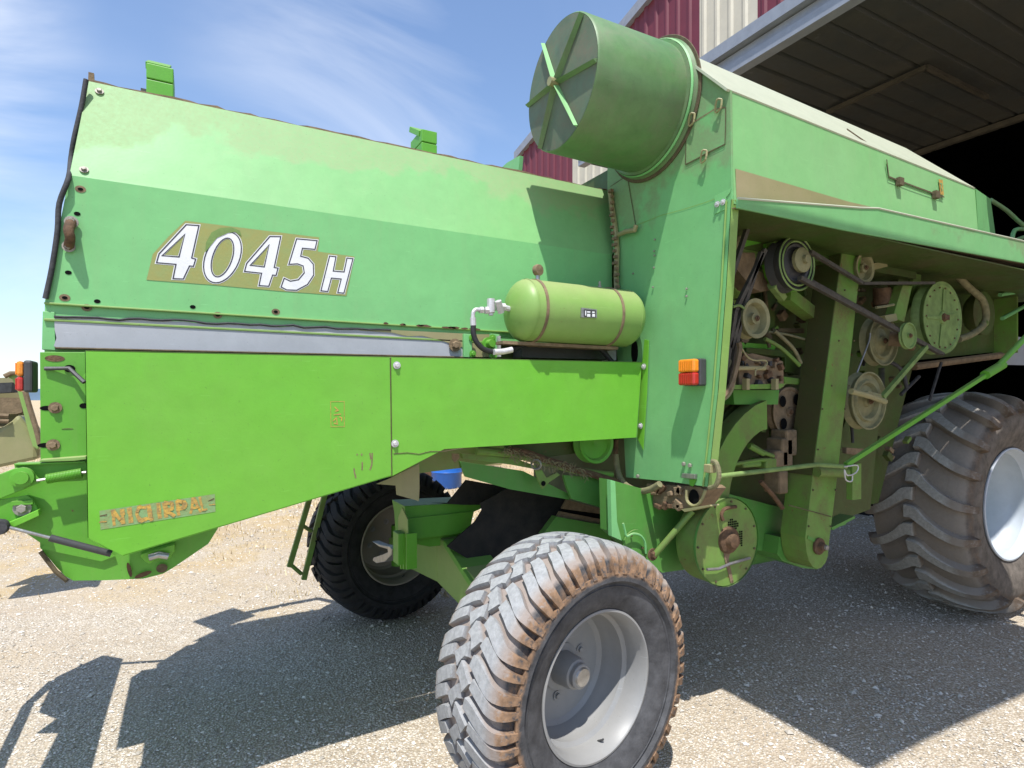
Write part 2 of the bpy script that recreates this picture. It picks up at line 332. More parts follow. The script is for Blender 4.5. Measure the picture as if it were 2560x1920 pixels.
# ================================================================== SETTING
def ground_mat():
    m, t, b = mat_new('gravel_ground'); g = nd(t, 'ShaderNodeNewGeometry'); P = g.outputs['Position']
    big = noise(t, P, .55, 5, .6); mid = noise(t, P, 5, 6, .7)
    col = mixc(t, ramp(t, mid, .35, .65), (.55, .465, .35), (.69, .61, .49))
    v = nd(t, 'ShaderNodeTexVoronoi'); v.inputs['Scale'].default_value = 75; t.links.new(P, v.inputs['Vector'])
    sepc = nd(t, 'ShaderNodeSeparateColor'); t.links.new(v.outputs['Color'], sepc.inputs[0])
    stone = ramp(t, sepc.outputs[0], .1, .95, (.40, .35, .29, 1), (.78, .72, .63, 1))
    col = mixc(t, .55, col, stone)
    gap = ramp(t, v.outputs['Distance'], .30, .62, (1, 1, 1, 1), (.62, .58, .52, 1))
    col = mixc(t, 1.0, col, gap, 'MULTIPLY')
    pt_ = ramp(t, noise(t, P, .8, 5, .6, .5), .47, .6); col = mixc(t, mth(t, 'MULTIPLY', pt_, .35), col, mixc(t, ramp(t, noise(t, P, 40, 3), .4, .6), (.50, .41, .30), (.36, .29, .21)))
    # straw litter further off to the left / back
    s = nd(t, 'ShaderNodeSeparateXYZ'); t.links.new(P, s.inputs[0])
    far = nd(t, 'ShaderNodeMapRange'); far.inputs[1].default_value = 5.2; far.inputs[2].default_value = 8.5
    t.links.new(mth(t, 'ADD', s.outputs[1], mth(t, 'MULTIPLY', mth(t, 'SUBTRACT', big, .5), 9.0)), far.inputs[0])
    mpn = nd(t, 'ShaderNodeMapping'); mpn.inputs['Scale'].default_value = (3, 9, 1); mpn.inputs['Rotation'].default_value = (0, 0, .6); t.links.new(P, mpn.inputs[0])
    straw = mixc(t, ramp(t, noise(t, mpn.outputs[0], 3, 7, .75), .35, .65), (.54, .41, .22), (.38, .27, .14))
    pat = ramp(t, noise(t, P, 1.1, 6, .65), .42, .58)
    col = mixc(t, mth(t, 'MULTIPLY', far.outputs[0], mth(t, 'ADD', mth(t, 'MULTIPLY', pat, .6), .3)), col, straw)
    soil = ramp(t, noise(t, P, .9, 4, .5), .54, .66)
    col = mixc(t, mth(t, 'MULTIPLY', soil, .30), col, (.42, .33, .24))
    t.links.new(col, b.inputs['Base Color']); b.inputs['Roughness'].default_value = 1.0; b.inputs['Specular IOR Level'].default_value = .04
    bp = nd(t, 'ShaderNodeBump'); bp.inputs['Strength'].default_value = .9; bp.inputs['Distance'].default_value = .012
    hh = mth(t, 'ADD', mth(t, 'MULTIPLY', ramp(t, v.outputs['Distance'], .0, .6, (1, 1, 1, 1), (0, 0, 0, 1)), .7), mth(t, 'MULTIPLY', mid, 1.6))
    t.links.new(hh, bp.inputs['Height']); t.links.new(bp.outputs[0], b.inputs['Normal'])
    return m
M['ground'] = ground_mat()
def bumpy(x, y):
    return .018 * math.sin(x * 1.3 + .5) * math.cos(y * 1.7) + .012 * math.sin(x * 3.1 + y * 2.3)
def make_ground():
    vs = []; fs = []
    xs = [-4000, -800, -200, -60, -25] + [-12 + .25 * i for i in range(113)] + [25, 60, 200, 800, 4000]
    ys = [-400, -60, -15, -6] + [-3 + .25 * i for i in range(93)] + [26, 40, 90, 300, 1000, 5000]
    for y in ys:
        for x in xs:
            z = bumpy(x, y) - .012 if (-12 < x < 16 and -3 < y < 20) else -.012
            vs.append((x, y, z))
    nx = len(xs)
    for j in range(len(ys) - 1):
        for i in range(nx - 1): fs.append((j * nx + i, j * nx + i + 1, (j + 1) * nx + i + 1, (j + 1) * nx + i))
    me = bpy.data.meshes.new('ground'); me.from_pydata(vs, [], fs); me.polygons.foreach_set('use_smooth', [True] * len(fs))
    return prop(link('ground', me, None, 'ground'), kind='structure')
make_ground()
# loose stones
def stones():
    m, t, b = mat_new('loose_stone'); g = nd(t, 'ShaderNodeNewGeometry')
    t.links.new(ramp(t, g.outputs['Random Per Island'], 0, 1, (.32, .285, .235, 1), (.78, .72, .63, 1)), b.inputs['Base Color']); b.inputs['Roughness'].default_value = .9
    r = random.Random(3); vs = []; fs = []; N = 0
    while N < 42000:
        d = 2.1 + 9 * r.random() ** 1.8; tx = r.uniform(-.95, .95); x = (SA * tx + CA) * d; y = (SA - CA * tx) * d
        s = r.uniform(.0028, .0068) * (1 + .10 * d) * (2.1 if r.random() < .03 else 1); n = len(vs); a = r.random() * 6.28
        sx_, sy_, sz = s * r.uniform(.8, 1.5), s * r.uniform(.6, 1.1), s * r.uniform(.45, .85); z = bumpy(x, y) - .012 + sz * .35
        ca, sa = math.cos(a), math.sin(a)
        for (px, py, pz) in ((1, .1, .1), (.2, 1, -.1), (-1, .15, .05), (-.1, -1, .1), (.15, .1, 1), (0, 0, -1)):
            px += r.uniform(-.25, .25); py += r.uniform(-.25, .25); X, Y_ = px * sx_, py * sy_
            vs.append((x + X * ca - Y_ * sa, y + X * sa + Y_ * ca, z + pz * sz))
        for f in ((0, 1, 4), (1, 2, 4), (2, 3, 4), (3, 0, 4), (1, 0, 5), (2, 1, 5), (3, 2, 5), (0, 3, 5)): fs.append(tuple(n + i for i in f))
        N += 1
    me = bpy.data.meshes.new('gravel'); me.from_pydata(vs, [], fs); prop(link('gravel', me, None, m), 'loose pale grey and beige gravel scattered over the yard', 'gravel', kind='stuff')
stones()
def grass():
    m, t, b = mat_new('dry_straw'); g = nd(t, 'ShaderNodeNewGeometry')
    t.links.new(ramp(t, g.outputs['Random Per Island'], 0, 1, (.36, .27, .12, 1), (.66, .55, .33, 1)), b.inputs['Base Color']); b.inputs['Roughness'].default_value = .8
    r = random.Random(5); vs = []; fs = []
    for i in range(42000):
        d = 5.2 + 22 * r.random() ** 1.5; tx = r.uniform(-.95, .15); x = (SA * tx + CA) * d; y = (SA - CA * tx) * d
        if math.sin(x * 1.1 + 1.3 * math.sin(y * .8)) * math.cos(y * .9 + x * .4) + (d - 8) * .12 + r.uniform(-.8, .8) < 0: continue
        h = r.uniform(.015, .07) * (.7 + .05 * d); a = r.random() * 6.28; w = .003 * (1 + .12 * d); n = len(vs); lx, ly = math.cos(a) * h * r.uniform(.4, 1.6), math.sin(a) * h * r.uniform(.4, 1.6)
        dx, dy = -math.sin(a) * w, math.cos(a) * w
        vs += [(x - dx, y - dy, -.02), (x + dx, y + dy, -.02), (x + lx, y + ly, h)]; fs.append((n, n + 1, n + 2))
    me = bpy.data.meshes.new('dry_grass'); me.from_pydata(vs, [], fs); prop(link('dry_grass', me, None, m), 'dry golden straw and stubble lying beyond the harvester', 'dry grass', kind='stuff')
grass()
# far hills
hm = plain('hazy_hills', (.10, .15, .20), 1, 0, .2, .01, 0)
mb = MB(); prev = None; vs = []; 
for i in range(60):
    a = -2400 + i * 100; h = 62 + 22 * math.sin(i * .55) + 14 * math.sin(i * 1.37 + 1) + 8 * math.sin(i * 3.1)
    vs.append((a, 3600, -5)); vs.append((a, 3700, h)); vs.append((a, 4300, h * .6)); vs.append((a, 4500, -5))
fs = []
for i in range(59):
    for k in range(3): fs.append((4 * i + k, 4 * i + 4 + k, 4 * i + 5 + k, 4 * i + 1 + k))
prop(MB().add(vs, fs).build('hills', hm), kind='structure')

# ================================================================== BARN
WX = 8.64; DZ = 5.0; DLX = 4.70; DY0, DY1 = .75, 6.72
barn = empty('barn', (WX, 3.4, 0)); prop(barn, 'large maroon and cream ribbed metal barn with open doorway behind the harvester', 'barn')
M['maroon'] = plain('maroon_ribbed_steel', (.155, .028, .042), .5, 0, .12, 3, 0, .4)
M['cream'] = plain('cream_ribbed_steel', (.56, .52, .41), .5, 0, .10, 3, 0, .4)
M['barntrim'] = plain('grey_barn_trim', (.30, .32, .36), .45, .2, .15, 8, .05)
M['dark'] = plain('dark_interior', (.02, .02, .02), .95, 0, .3, 3, 0, .1)  # near-black colour stands in for the darkness inside the barn
RIDGE_Y = 3.4; 
EV = onX((1298, 392), WX); SL = 0.205
def roofz(y): return EV.z + (EV.y - abs(y - RIDGE_Y) - RIDGE_Y) * SL if False else EV.z + (EV.y - max(y, 2 * RIDGE_Y - y)) * SL
def ribwall(name, mat, y0, y1, zb):
    """ribbed sheet on the plane x = WX from y0 to y1, bottom zb, top at the rake"""
    m = MB(); y = y0; prof = []
    while y < y1 - 1e-6:
        prof += [(y, 0), (min(y + .20, y1), 0), (min(y + .235, y1), -.035), (min(y + .285, y1), -.035), (min(y + .32, y1), 0)]
        y += .32
    vs = []; fs = []
    for (yy, dx) in prof: vs += [(WX + dx, yy, zb), (WX + dx, yy, roofz(yy))]
    for i in range(len(prof) - 1):
        if prof[i + 1][0] > prof[i][0]: fs.append((2 * i, 2 * i + 2, 2 * i + 3, 2 * i + 1))
    return m.add(vs, fs).build(name, mat, barn)
YL = EV.y; YR = 2 * RIDGE_Y - YL
e1 = 12.70; e2 = 10.9; e3 = 8.32; e4 = 6.98
for (a, b_, mt) in ((e1, YL, 'maroon'), (e2, e1, 'cream')): ribwall('wall_panel', mt, a, b_, 0)
ribwall('wall_panel', 'maroon', e3, e2, 0)
ribwall('wall_panel', 'cream', e4, e3, 0)
ribwall('wall_panel', 'maroon', DY0 - .25, e4, DZ + .1)
ribwall('wall_panel', 'cream', -1.6, DY0 - .25, 0)
ribwall('wall_panel', 'maroon', YR, -1.6, 0)
m = MB()
for s_ in (1, -1):
    ya = YL if s_ == 1 else YR
    m.prism([(WX - .12, ya + .12 * s_, roofz(ya) - .08), (WX - .12, RIDGE_Y, roofz(RIDGE_Y) + .06), (WX - .12, RIDGE_Y, roofz(RIDGE_Y) + .30), (WX - .12, ya + .12 * s_, roofz(ya) + .16)], (.2, 0, 0))
m.build('rake_trim', 'barntrim', barn)
m = MB()
for ya, s_ in ((YL, 1), (YR, -1)):
    m.prism([(WX, ya + .1 * s_, roofz(ya) + .02), (WX, RIDGE_Y, roofz(RIDGE_Y) + .2), (WX, RIDGE_Y, roofz(RIDGE_Y) + .14), (WX, ya + .1 * s_, roofz(ya) - .04)], (24, 0, 0))
m.build('roof', 'barntrim', barn)
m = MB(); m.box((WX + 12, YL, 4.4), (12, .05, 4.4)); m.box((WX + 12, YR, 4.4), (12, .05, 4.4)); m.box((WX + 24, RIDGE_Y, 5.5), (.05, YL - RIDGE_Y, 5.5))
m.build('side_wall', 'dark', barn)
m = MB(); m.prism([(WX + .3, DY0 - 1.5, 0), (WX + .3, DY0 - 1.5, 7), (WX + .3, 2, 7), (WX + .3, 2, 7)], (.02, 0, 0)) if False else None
# interior lining: ceiling and floor coloured near black for the unlit inside
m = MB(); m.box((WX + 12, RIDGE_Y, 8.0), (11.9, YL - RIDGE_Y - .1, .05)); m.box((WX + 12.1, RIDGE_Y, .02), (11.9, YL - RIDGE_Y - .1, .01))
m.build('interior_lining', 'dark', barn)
m = MB(); m.box((WX - .03, DY1 + .12, 2.55), (.08, .1, 2.55)); m.box((WX - .03, DY0 - .12, 2.55), (.08, .1, 2.55))
m.build('door_jamb', 'barntrim', barn)
# tilt-up door lying open: a steel frame with ribbed sheets on its underside
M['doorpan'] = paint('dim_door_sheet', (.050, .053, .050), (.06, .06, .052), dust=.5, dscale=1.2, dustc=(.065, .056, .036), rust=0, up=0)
door = MB(); n = 24
yv = [DY0 + (DY1 - DY0) * i / n for i in range(n + 1)]
for i in range(n):
    a, b_ = yv[i], yv[i + 1]; w = b_ - a
    door.add([(DLX + .1, a, DZ + .05), (WX, a, DZ + .05), (WX, b_ - .05, DZ + .05), (DLX + .1, b_ - .05, DZ + .05)], [(0, 1, 2, 3)])
    door.add([(DLX + .1, b_ - .05, DZ + .05), (WX, b_ - .05, DZ + .05), (WX, b_ - .03, DZ + .09), (DLX + .1, b_ - .03, DZ + .09), (WX, b_, DZ + .05), (DLX + .1, b_, DZ + .05)], [(0, 1, 2, 3), (3, 2, 4, 5)])
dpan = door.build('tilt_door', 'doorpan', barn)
m = MB(); m.box(((DLX + WX) / 2, (DY0 + DY1) / 2, DZ + .22), ((WX - DLX) / 2 - .02, (DY1 - DY0) / 2 - .02, .03)); m.build('door_outer_skin', 'barntrim', dpan)
m = MB(); m.box((DLX + .02, (DY0 + DY1) / 2, DZ + .03), (.055, (DY1 - DY0) / 2, .05)); m.box((DLX + .035, (DY0 + DY1) / 2, DZ + .135), (.03, (DY1 - DY0) / 2, .045)); m.box((DLX + .0, (DY0 + DY1) / 2, DZ + .25), (.075, (DY1 - DY0) / 2, .06))
m.build('door_lip', 'barntrim', dpan)
M['ochre'] = plain('ochre_edge', (.075, .065, .045), .7, 0, .4, 6, .1)
m = MB(); m.box((WX - .25, (DY0 + DY1) / 2, DZ + .0), (.03, (DY1 - DY0) / 2, .03)); m.build('hinge_bar', 'ochre', dpan)
p = onZ(r4(560, 940), DZ - .01); q = onZ(r4(1380, 565), DZ - .01); s3 = onZ(r4(1750, 830), DZ - .01)
m = MB(); m.box(((p.x + q.x) / 2, (p.y + q.y) / 2, DZ), (.022, abs(p.y - q.y) / 2, .02)); m.box((q.x + .6, q.y, DZ), (.6, .02, .02)); m.build('inset_frame', 'ochre', dpan)
# added unseen sheet, above and right of the frame, to shade the yard
AZ = 4.2; ax0 = 2.78 - .23 * AZ; ay0 = 1.63 - .375 * AZ; ay1 = 1.33
aw = MB(); xx = ay0; 
aw.box(((ax0 + 4.72) / 2, (ay0 + ay1) / 2, AZ), ((4.72 - ax0) / 2, (ay1 - ay0) / 2, .02))
awo = aw.build('shadow_sheet', 'barntrim', barn)
m = MB()
for yy in (ay0 + .1, ay1 - .1): m.box(((ax0 + WX) / 2 + .05, yy, AZ + .09), ((WX - ax0) / 2 - .05, .035, .06))
m.build('shadow_sheet_beam', 'barntrim', awo)

# ================================================================== COMBINE
CB = empty('combine_harvester', (3.0, 3.46, 0))
prop(CB, 'old green combine harvester with faded hood and bright green side shield, filling the yard', 'combine harvester')
# children are placed in world coordinates: cancel the parent's offset
CBinv = Matrix.Translation((-3.0, -3.46, 0))
def fixp(o):
    o.matrix_parent_inverse = CBinv; return o
YH, YM = 2.84, 3.46
def mir(y): return 2 * YM - y
# ---- hood
A = onY(D(96, 655), YH); B = onY(D(150, 378), YH); T = Vector((-.394, 2.985, 3.068))
XC = 2.22; ZK = 2.62; ZT = 3.068; ZR = 2.115
side = MB().prism([A, (B.x, YH, ZK), (XC, YH, ZK), (XC, YH, ZR)], (0, .012, 0)).build('hood_side_panel', 'faded', CB)
up_ = MB().prism([(B.x, YH, ZK), (T.x, T.y, ZT), (XC + .14, T.y, ZT), (XC + .14, YH + .05, ZK + .15), (XC, YH + .0, ZK + .0)], (0, .014, .006))
up_ = up_.build('hood_slope_panel', 'faded_top', CB)
# ragged top edge lip
m = MB(); pts = []
k = 0; x = T.x
pl = []
while x < XC + .12:
    pl.append(x); x += rnd.uniform(.03, .12)
top = [Vector((x, T.y + .004, ZT + rnd.uniform(.002, .014))) for x in pl]
m.prism([Vector((T.x, T.y + .004, ZT - .03))] + top + [Vector((XC + .14, T.y + .004, ZT + .004)), Vector((XC + .14, T.y + .004, ZT - .03))], (0, .006, 0))
m.build('hood_edge_strip', 'rust2', CB)
MB().prism([(T.x, T.y + .01, ZT - .01), (XC + .14, T.y + .01, ZT - .01), (XC + .14, mir(T.y), ZT - .01), (T.x, mir(T.y), ZT - .01)], (0, 0, .008)).build('hood_roof', 'faded', CB)
MB().prism([(A.x, mir(YH), ZR), (B.x, mir(YH), ZK), (T.x, mir(T.y), ZT), (XC, mir(T.y), ZT), (XC, mir(YH), ZK), (XC, mir(YH), ZR)], (0, -.01, 0)).build('hood_far_panel', 'faded', CB)
MB().prism([(A.x + .03, YH + .02, 1.45), (A.x + .03, YH + .02, ZR), (B.x + .03, YH + .02, ZK), (T.x + .03, T.y + .02, ZT - .02), (T.x + .03, mir(T.y) - .02, ZT - .02), (B.x + .03, mir(YH) - .02, ZK), (A.x + .03, mir(YH) - .02, ZR), (A.x + .03, mir(YH) - .02, 1.45)], (.01, 0, 0)).build('hood_rear_wall', 'faded', CB)
sl = catmull([onY(D(*p), YH - .012 if i > 3 else YH + .1) for i, p in enumerate([(186, 172), (176, 230), (160, 300), (153, 345), (148, 385), (128, 440), (124, 500), (112, 580), (98, 645)])], 4)
MB().tube(sl, .0095, 8).build('rear_seal', 'seal', CB, smooth=60)
# handle
hp = [onY(c1(395, 1005), YH - .01), onY(c1(380, 1050), YH - .05), onY(c1(388, 1095), YH - .05), onY(c1(380, 1140), YH - .01)]
MB().tube(hp, .018, 8, smooth=5).build('handle', 'rust', side, smooth=60)
bolt(onY(c1(395, 1008), YH - .012), (0, -1, 0), .014, side); bolt(onY(c1(380, 1142), YH - .012), (0, -1, 0), .013, side)
for p in ((427, 961), (378, 1286), (538, 1445), (1066, 1476)): hole(onY(c1(*p), YH), (0, -1, 0), .011, .008, side)
for p in ((445, 825), (358, 1425), (480, 1480), (1204, 1522), (1525, 1503)):
    hole(onY(c1(*p), YH), (0, -1, 0), .018, .014, side, 'rust2', name='rust_ring'); hole(onY(c1(*p), YH - .002), (0, -1, 0), .009, .006, side)
nn = Vector((0, -.887, .46)).normalized()
def onslope(pt):
    d = ray(pt); n_ = Vector((0, ZT - ZK, -(T.y - YH))); o = Vector((0, 0, CAMH)); p0 = Vector((0, YH, ZK)); k = (p0 - o).dot(n_) / d.dot(n_); return o + d * k
for p in ((550, 287), (465, 720)): bolt(onslope(c1(*p)) + nn * .002, nn, .0095, up_)
# rail under hood side
rl = MB().box(((A.x + XC) / 2, YH - .004, ZR - .003), ((XC - A.x) / 2, .007, .004)); rl.box(((A.x + XC) / 2, YH - .002, ZR - .066), ((XC - A.x) / 2, .010, .005))
rl = rl.build('hood_rail', 'olive', CB, bevel=.002)
MB().prism([(A.x, YH + .004, ZR - .006), (XC, YH + .002, ZR - .006), (XC, YH + .002, ZR - .065), (A.x, YH + .002, ZR - .065)], (0, .01, 0)).build('hood_band', 'faded', CB)
# rust spots on the band
for i in range(10):
    x = .85 + i * .05 + rnd.uniform(-.04, .04); w = rnd.uniform(.006, .05)
    pts = [Vector((x + w * math.cos(a) * rnd.uniform(.6, 1.1), YH - .0165, ZR - .0 + .007 * math.sin(a) * rnd.uniform(.5, 1.1))) for a in [k * .698 for k in range(9)]]
    plate('rust_patch', pts, (0, .001, 0), 'rust', rl)
# end flange left + grey strip
plate('corner_post', PY(D, [(92, 672), (118, 674), (120, 757), (90, 755)], YH - .002), (0, .03, 0), 'faded', CB, .002)
YG = YH - .008
gpt = PY(c1, [(302, 1515), (330, 1540)], YG)
topg = []
for u in range(300, 2212, 60): topg.append((u, 1530 + (u - 300) * .042 + rnd.uniform(-5, 5)))
gtop = PY(c1, topg, YG); endp = PY(c3, [(250, 775), (330, 805), (420, 800), (520, 818), (600, 840), (690, 862), (715, 880), (718, 940)], YG)
gbot = PY(D, [(1003, 772), (600, 762), (130, 752), (116, 748), (122, 730), (118, 712)], YG)
plate('grey_strip', gtop + endp[1:] + gbot, (0, .004, 0), 'grey', CB)
for (cc, tol) in ((gtop, 0),):
    MB().tube([p + Vector((0, -.003, .002 + rnd.uniform(-.002, .004))) for p in cc], .005, 6).build('torn_edge', 'seal', CB)
plate('strip_backing', [(A.x + .02, YG + .03, 2.06), (XC, YG + .03, 2.06), (XC, YG + .03, 1.88), (A.x + .02, YG + .03, 1.88)], (0, .01, 0), 'inner', CB)
MB().tube([onY(D(u, 752 + (u - 120) * .0225), YG - .01) for u in range(120, 1010, 40)], .005, 6).build('torn_edge', 'brown', CB)
plate('khaki_patch', PY(c3, [(0, 748), (715, 785), (715, 880), (650, 862), (560, 832), (430, 800), (330, 803), (220, 778), (0, 762)], YG - .004), (0, .002, 0), 'dusttri', CB)
bolt(onY(c3(655, 865), YG - .01), (0, -1, 0), .02, CB, 'rust2')
# ---- lower body
zb = 1.35
rear_side = [(A.x + .0, YH, 1.95), (XC + .4, YH, 1.95), (XC + .4, YH, 1.50), (1.35, YH, 1.50), (.7, YH, 1.42), (-.2, YH, 1.25), (A.x, YH, 1.35)]
MB().prism(rear_side, (0, mir(YH) - YH, 0)).build('separator_body', 'deep', CB)
# rear frame panel and chopper
YP = 2.72
plate('rear_side_panel', PY(d1, [(236, 190), (505, 190), (515, 815), (240, 835)], YP), (0, .01, 0), 'mid', CB, .002)
rp = CB.children[-1]
for p in ((328, 520), (315, 740)):
    hole(onY(d1(p[0] - 45, p[1] + 2), YP), (0, -1, 0), .024, .009, rp); bolt(onY(d1(*p), YP - .002), (0, -1, 0), .0125, rp, 'rust2', washer=True)
hole(onY(d1(325, 228), YP), (0, -1, 0), .03, .012, rp, 'rust'); hole(onY(d1(497, 508), YP), (0, -1, 0), .014, .01, rp); hole(onY(d1(400, 645), YP), (0, -1, 0), .018, .0015, rp, 'brown')
MB().tube([onY(d1(265, 288), YP - .006), onY(d1(410, 286), YP - .02), onY(d1(500, 370), YP - .05)], .008, 6).build('lock_lever', 'housing', rp)
hole(onY(d1(412, 288), YP - .004), (0, -1, 0), .018, .014, rp)
plate('guide_plate', PY(d1, [(488, 330), (506, 315), (506, 372), (480, 350)], YP - .03), (0, .01, 0), 'bright', rp)
fl = plate('flange_strip', PY(d1, [(230, 842), (240, 828), (508, 808), (512, 826), (440, 836)], YP - .03), (0, .05, .003), 'olive', CB, .002)
plate('flange_strip', PY(d1, [(80, 852), (505, 836), (505, 846), (85, 864)], YP - .02), (0, .06, 0), 'mid', CB, .002)
ch = plate('chopper_side_plate', PY(d1, [(85, 864), (512, 842), (520, 1290), (605, 1345), (680, 1400), (600, 1430), (240, 1355), (262, 1335), (165, 1270), (20, 1215), (-40, 1180), (-60, 1040), (90, 880)], YP), (0, .012, 0), 'mid', CB)
plate('upper_arm', PY(d1, [(-120, 930), (0, 912), (95, 875), (195, 905), (240, 950), (235, 965), (30, 1048), (-90, 1100)], YP - .05), (0, .012, 0), 'mid', CB, .003)
MB().lathe([(0, .0), (.035, 0), (.035, .02), (.022, .022), (.022, .035), (0, .035)], onY(d1(137, 930), YP - .05), (0, -1, 0), 20).build('pivot_boss', 'mid', CB, smooth=30)
ap = plate('lower_arm', PY(d1, [(-120, 1090), (0, 1065), (40, 1060), (160, 1040), (200, 1070), (228, 1130), (226, 1165), (80, 1225), (30, 1200), (-100, 1230)], YP - .04), (0, .012, 0), 'mid', CB, .003)
plate('arm_lip', PY(d1, [(40, 1205), (226, 1125), (232, 1160), (85, 1228)], YP - .075), (0, .035, .0), 'bright', CB, .002)
bolt(onY(d1(133, 1115), YP - .045), (0, -1, 0), .016, ap); MB().box(onY(d1(133, 1082), YP - .05), (.03, .008, .007)).build('lock_tab', 'mid', ap)
m = MB(); a_, b_ = onY(d1(275, 942), YP - .05), onY(d1(485, 905), YP - .05); m.tube([a_, b_], .017, 12)
for k in range(24):
    c = a_.lerp(b_, (k + .5) / 24); dd = (b_ - a_).normalized(); m.lathe([(.0165, -.002), (.019, 0), (.0165, .002)], c, dd, 12)
sp_ = m.build('tension_spring', 'mid', CB, smooth=50)
MB().tube([onY(d1(215, 952), YP - .05), a_], .005, 6).tube([b_, onY(d1(510, 902), YP - .05)], .005, 6).build('spring_hook', 'steel', sp_)
# gas strut
g0 = onY(d1(0, 1215), YP - .09); g1 = onY(d1(295, 1290), YP - .085); g2 = onY(d1(660, 1385), YP - .08)
st = MB().tube([g1, g2], .0125, 12).build('gas_strut', 'housing', CB, smooth=50)
MB().tube([g0, g1], .006, 8).build('strut_rod', 'steel', st, smooth=50)
MB().lathe([(0, -.02), (.024, -.02), (.028, 0), (.024, .02), (0, .02)], onY(d1(0, 1225), YP - .09), (0, 1, 0), 16).build('strut_knuckle', 'seal', st, smooth=40)
# chopper belly
cb_ = [(-60, 1265), (0, 1230), (170, 1275), (262, 1335), (235, 1355), (330, 1480), (385, 1530), (430, 1550), (620, 1548), (760, 1545), (880, 1530), (948, 1515)]
bel = PY(d1, [(232, 1352), (330, 1470), (385, 1525), (430, 1550), (620, 1548)], YP - .0) + PY(d4, [(760, 420), (880, 416), (1000, 385), (1060, 350), (1280, 200), (1340, 105), (1200, 60), (600, 60), (240, 120)], YP)
bel = [p + Vector((0, .014, 0)) for p in bel]
cbel = plate('chopper_housing', bel, (0, 1.36, 0), 'mid', CB)
MB().tube(PY(d1, [(240, 1372), (330, 1490), (400, 1548)], YP - .004), .008, 6).build('wear_edge', 'brown', cbel)
lt = plate('catch_plate', PY(d4, [(862, 262), (1075, 200), (1075, 240), (1045, 285), (955, 292), (920, 318), (895, 308), (865, 275)], YP - .05), (0, .05, 0), 'bright', CB, .003)
MB().tube(PY(d4, [(915, 280), (975, 262), (1035, 272)], YP - .07), .013, 8).build('catch_bolt', 'steel', lt, smooth=50)
hole(onY(d4(795, 355), YP), (0, -1, 0), .007, .03, cbel, 'rust', .2); hole(onY(d4(880, 384), YP), (0, -1, 0), .03, .009, cbel, 'rust', .3); hole(onY(d4(995, 345), YP), (0, -1, 0), .02, .018, cbel, 'brown')
# added plate and box at the very rear, shaped for their ground shadows
MB().prism([(-.63, 3.05, 1.20), (-.63, 3.95, 1.16), (-.63, 3.95, 1.40), (-.63, 3.05, 1.40)], (.3, 0, 0)).build('rear_shadow_box', 'mid', CB, bevel=.004)  # added box that sets the rear edge of the ground shadow
df = plate('rear_shadow_plate', [(-.72, 2.5, 1.22), (-.72, 4.28, 1.22), (-.84, 4.42, 1.18), (-1.02, 4.2, 1.05), (-1.02, 3.75, 1.05), (-.93, 3.6, 1.1), (-.99, 3.5, 1.06), (-.90, 3.42, 1.12), (-.95, 2.5, 1.1)], (.0, 0, .012), 'mid', CB)
MB().tube([(-1.02, 4.15, 1.06), (-1.08, 3.9, 1.0), (-1.06, 2.6, .98)], .03, 8).build('shadow_plate_rod', 'mid', df)
MB().tube([(-.35, 4.05, 1.3), (-.72, 4.2, 1.22)], .018, 8).build('shadow_plate_arm', 'mid', df)
# ---- side shield
YS = 2.55
def sy(pts): return [onY(D(*p), YS) for p in pts]
s1 = plate('side_shield_rear', sy([(185, 757), (842, 771), (846, 1028), (266, 1201), (191, 1163)]), (0, .004, 0), 'bright', CB, .0012)
s2 = plate('side_shield_front', sy([(845, 771), (1387, 782), (1375, 945), (960, 970), (848, 1028)]), (0, .004, 0), 'bright', CB, .0012)
e = sy([(185, 757), (1387, 782)]); MB().prism([e[0], e[1], e[1] + Vector((0, .035, 0)), e[0] + Vector((0, .035, 0))], (0, 0, -.003)).build('shield_top_lip', 'olive', s1)
e = sy([(843, 773), (846, 1026)]); MB().tube([e[0] + Vector((0, -.002, 0)), e[0].lerp(e[1], .5) + Vector((0, -.002, 0)), e[1] + Vector((0, -.002, 0))], .0022, 6).build('panel_seam', 'brown', s1)
e = sy([(266, 1201), (846, 1028)]); MB().prism([e[0], e[1], e[1] + Vector((0, .05, .01)), e[0] + Vector((0, .05, .01))], (0, 0, .003)).build('shield_bottom_lip', 'bright', s1)
pts = sy([(850, 980), (880, 978), (905, 981), (930, 975), (960, 975), (1000, 968)]); MB().tube([p + Vector((0, -.001, 0)) for p in pts], .0018, 6).build('torn_crack', 'brown', s2)
for p in ((857, 789), (853, 958)): bolt(onY(D(*p), YS - .002), (0, -1, 0), .010, s2, 'alu')
fx = XC - .012
sf = plate('shield_flange', PX(D, [(1387, 781), (1392, 733), (1401, 735), (1397, 850), (1389, 972), (1376, 945)], fx), (.004, 0, 0), 'bright', CB, .001)
for p in ((1391, 792), (1384, 920)): bolt(onX(D(*p), fx - .003), (-1, 0, 0), .010, sf, 'alu')
# added vertical web behind the shield, so that light does not fall through
plate('inner_light_stop', [(-.30, 2.80, 1.90), (XC, 2.80, 1.90), (XC, 2.80, 1.45), (.6, 2.80, 1.35), (-.25, 2.80, 1.2)], (0, .01, 0), 'inner', CB)
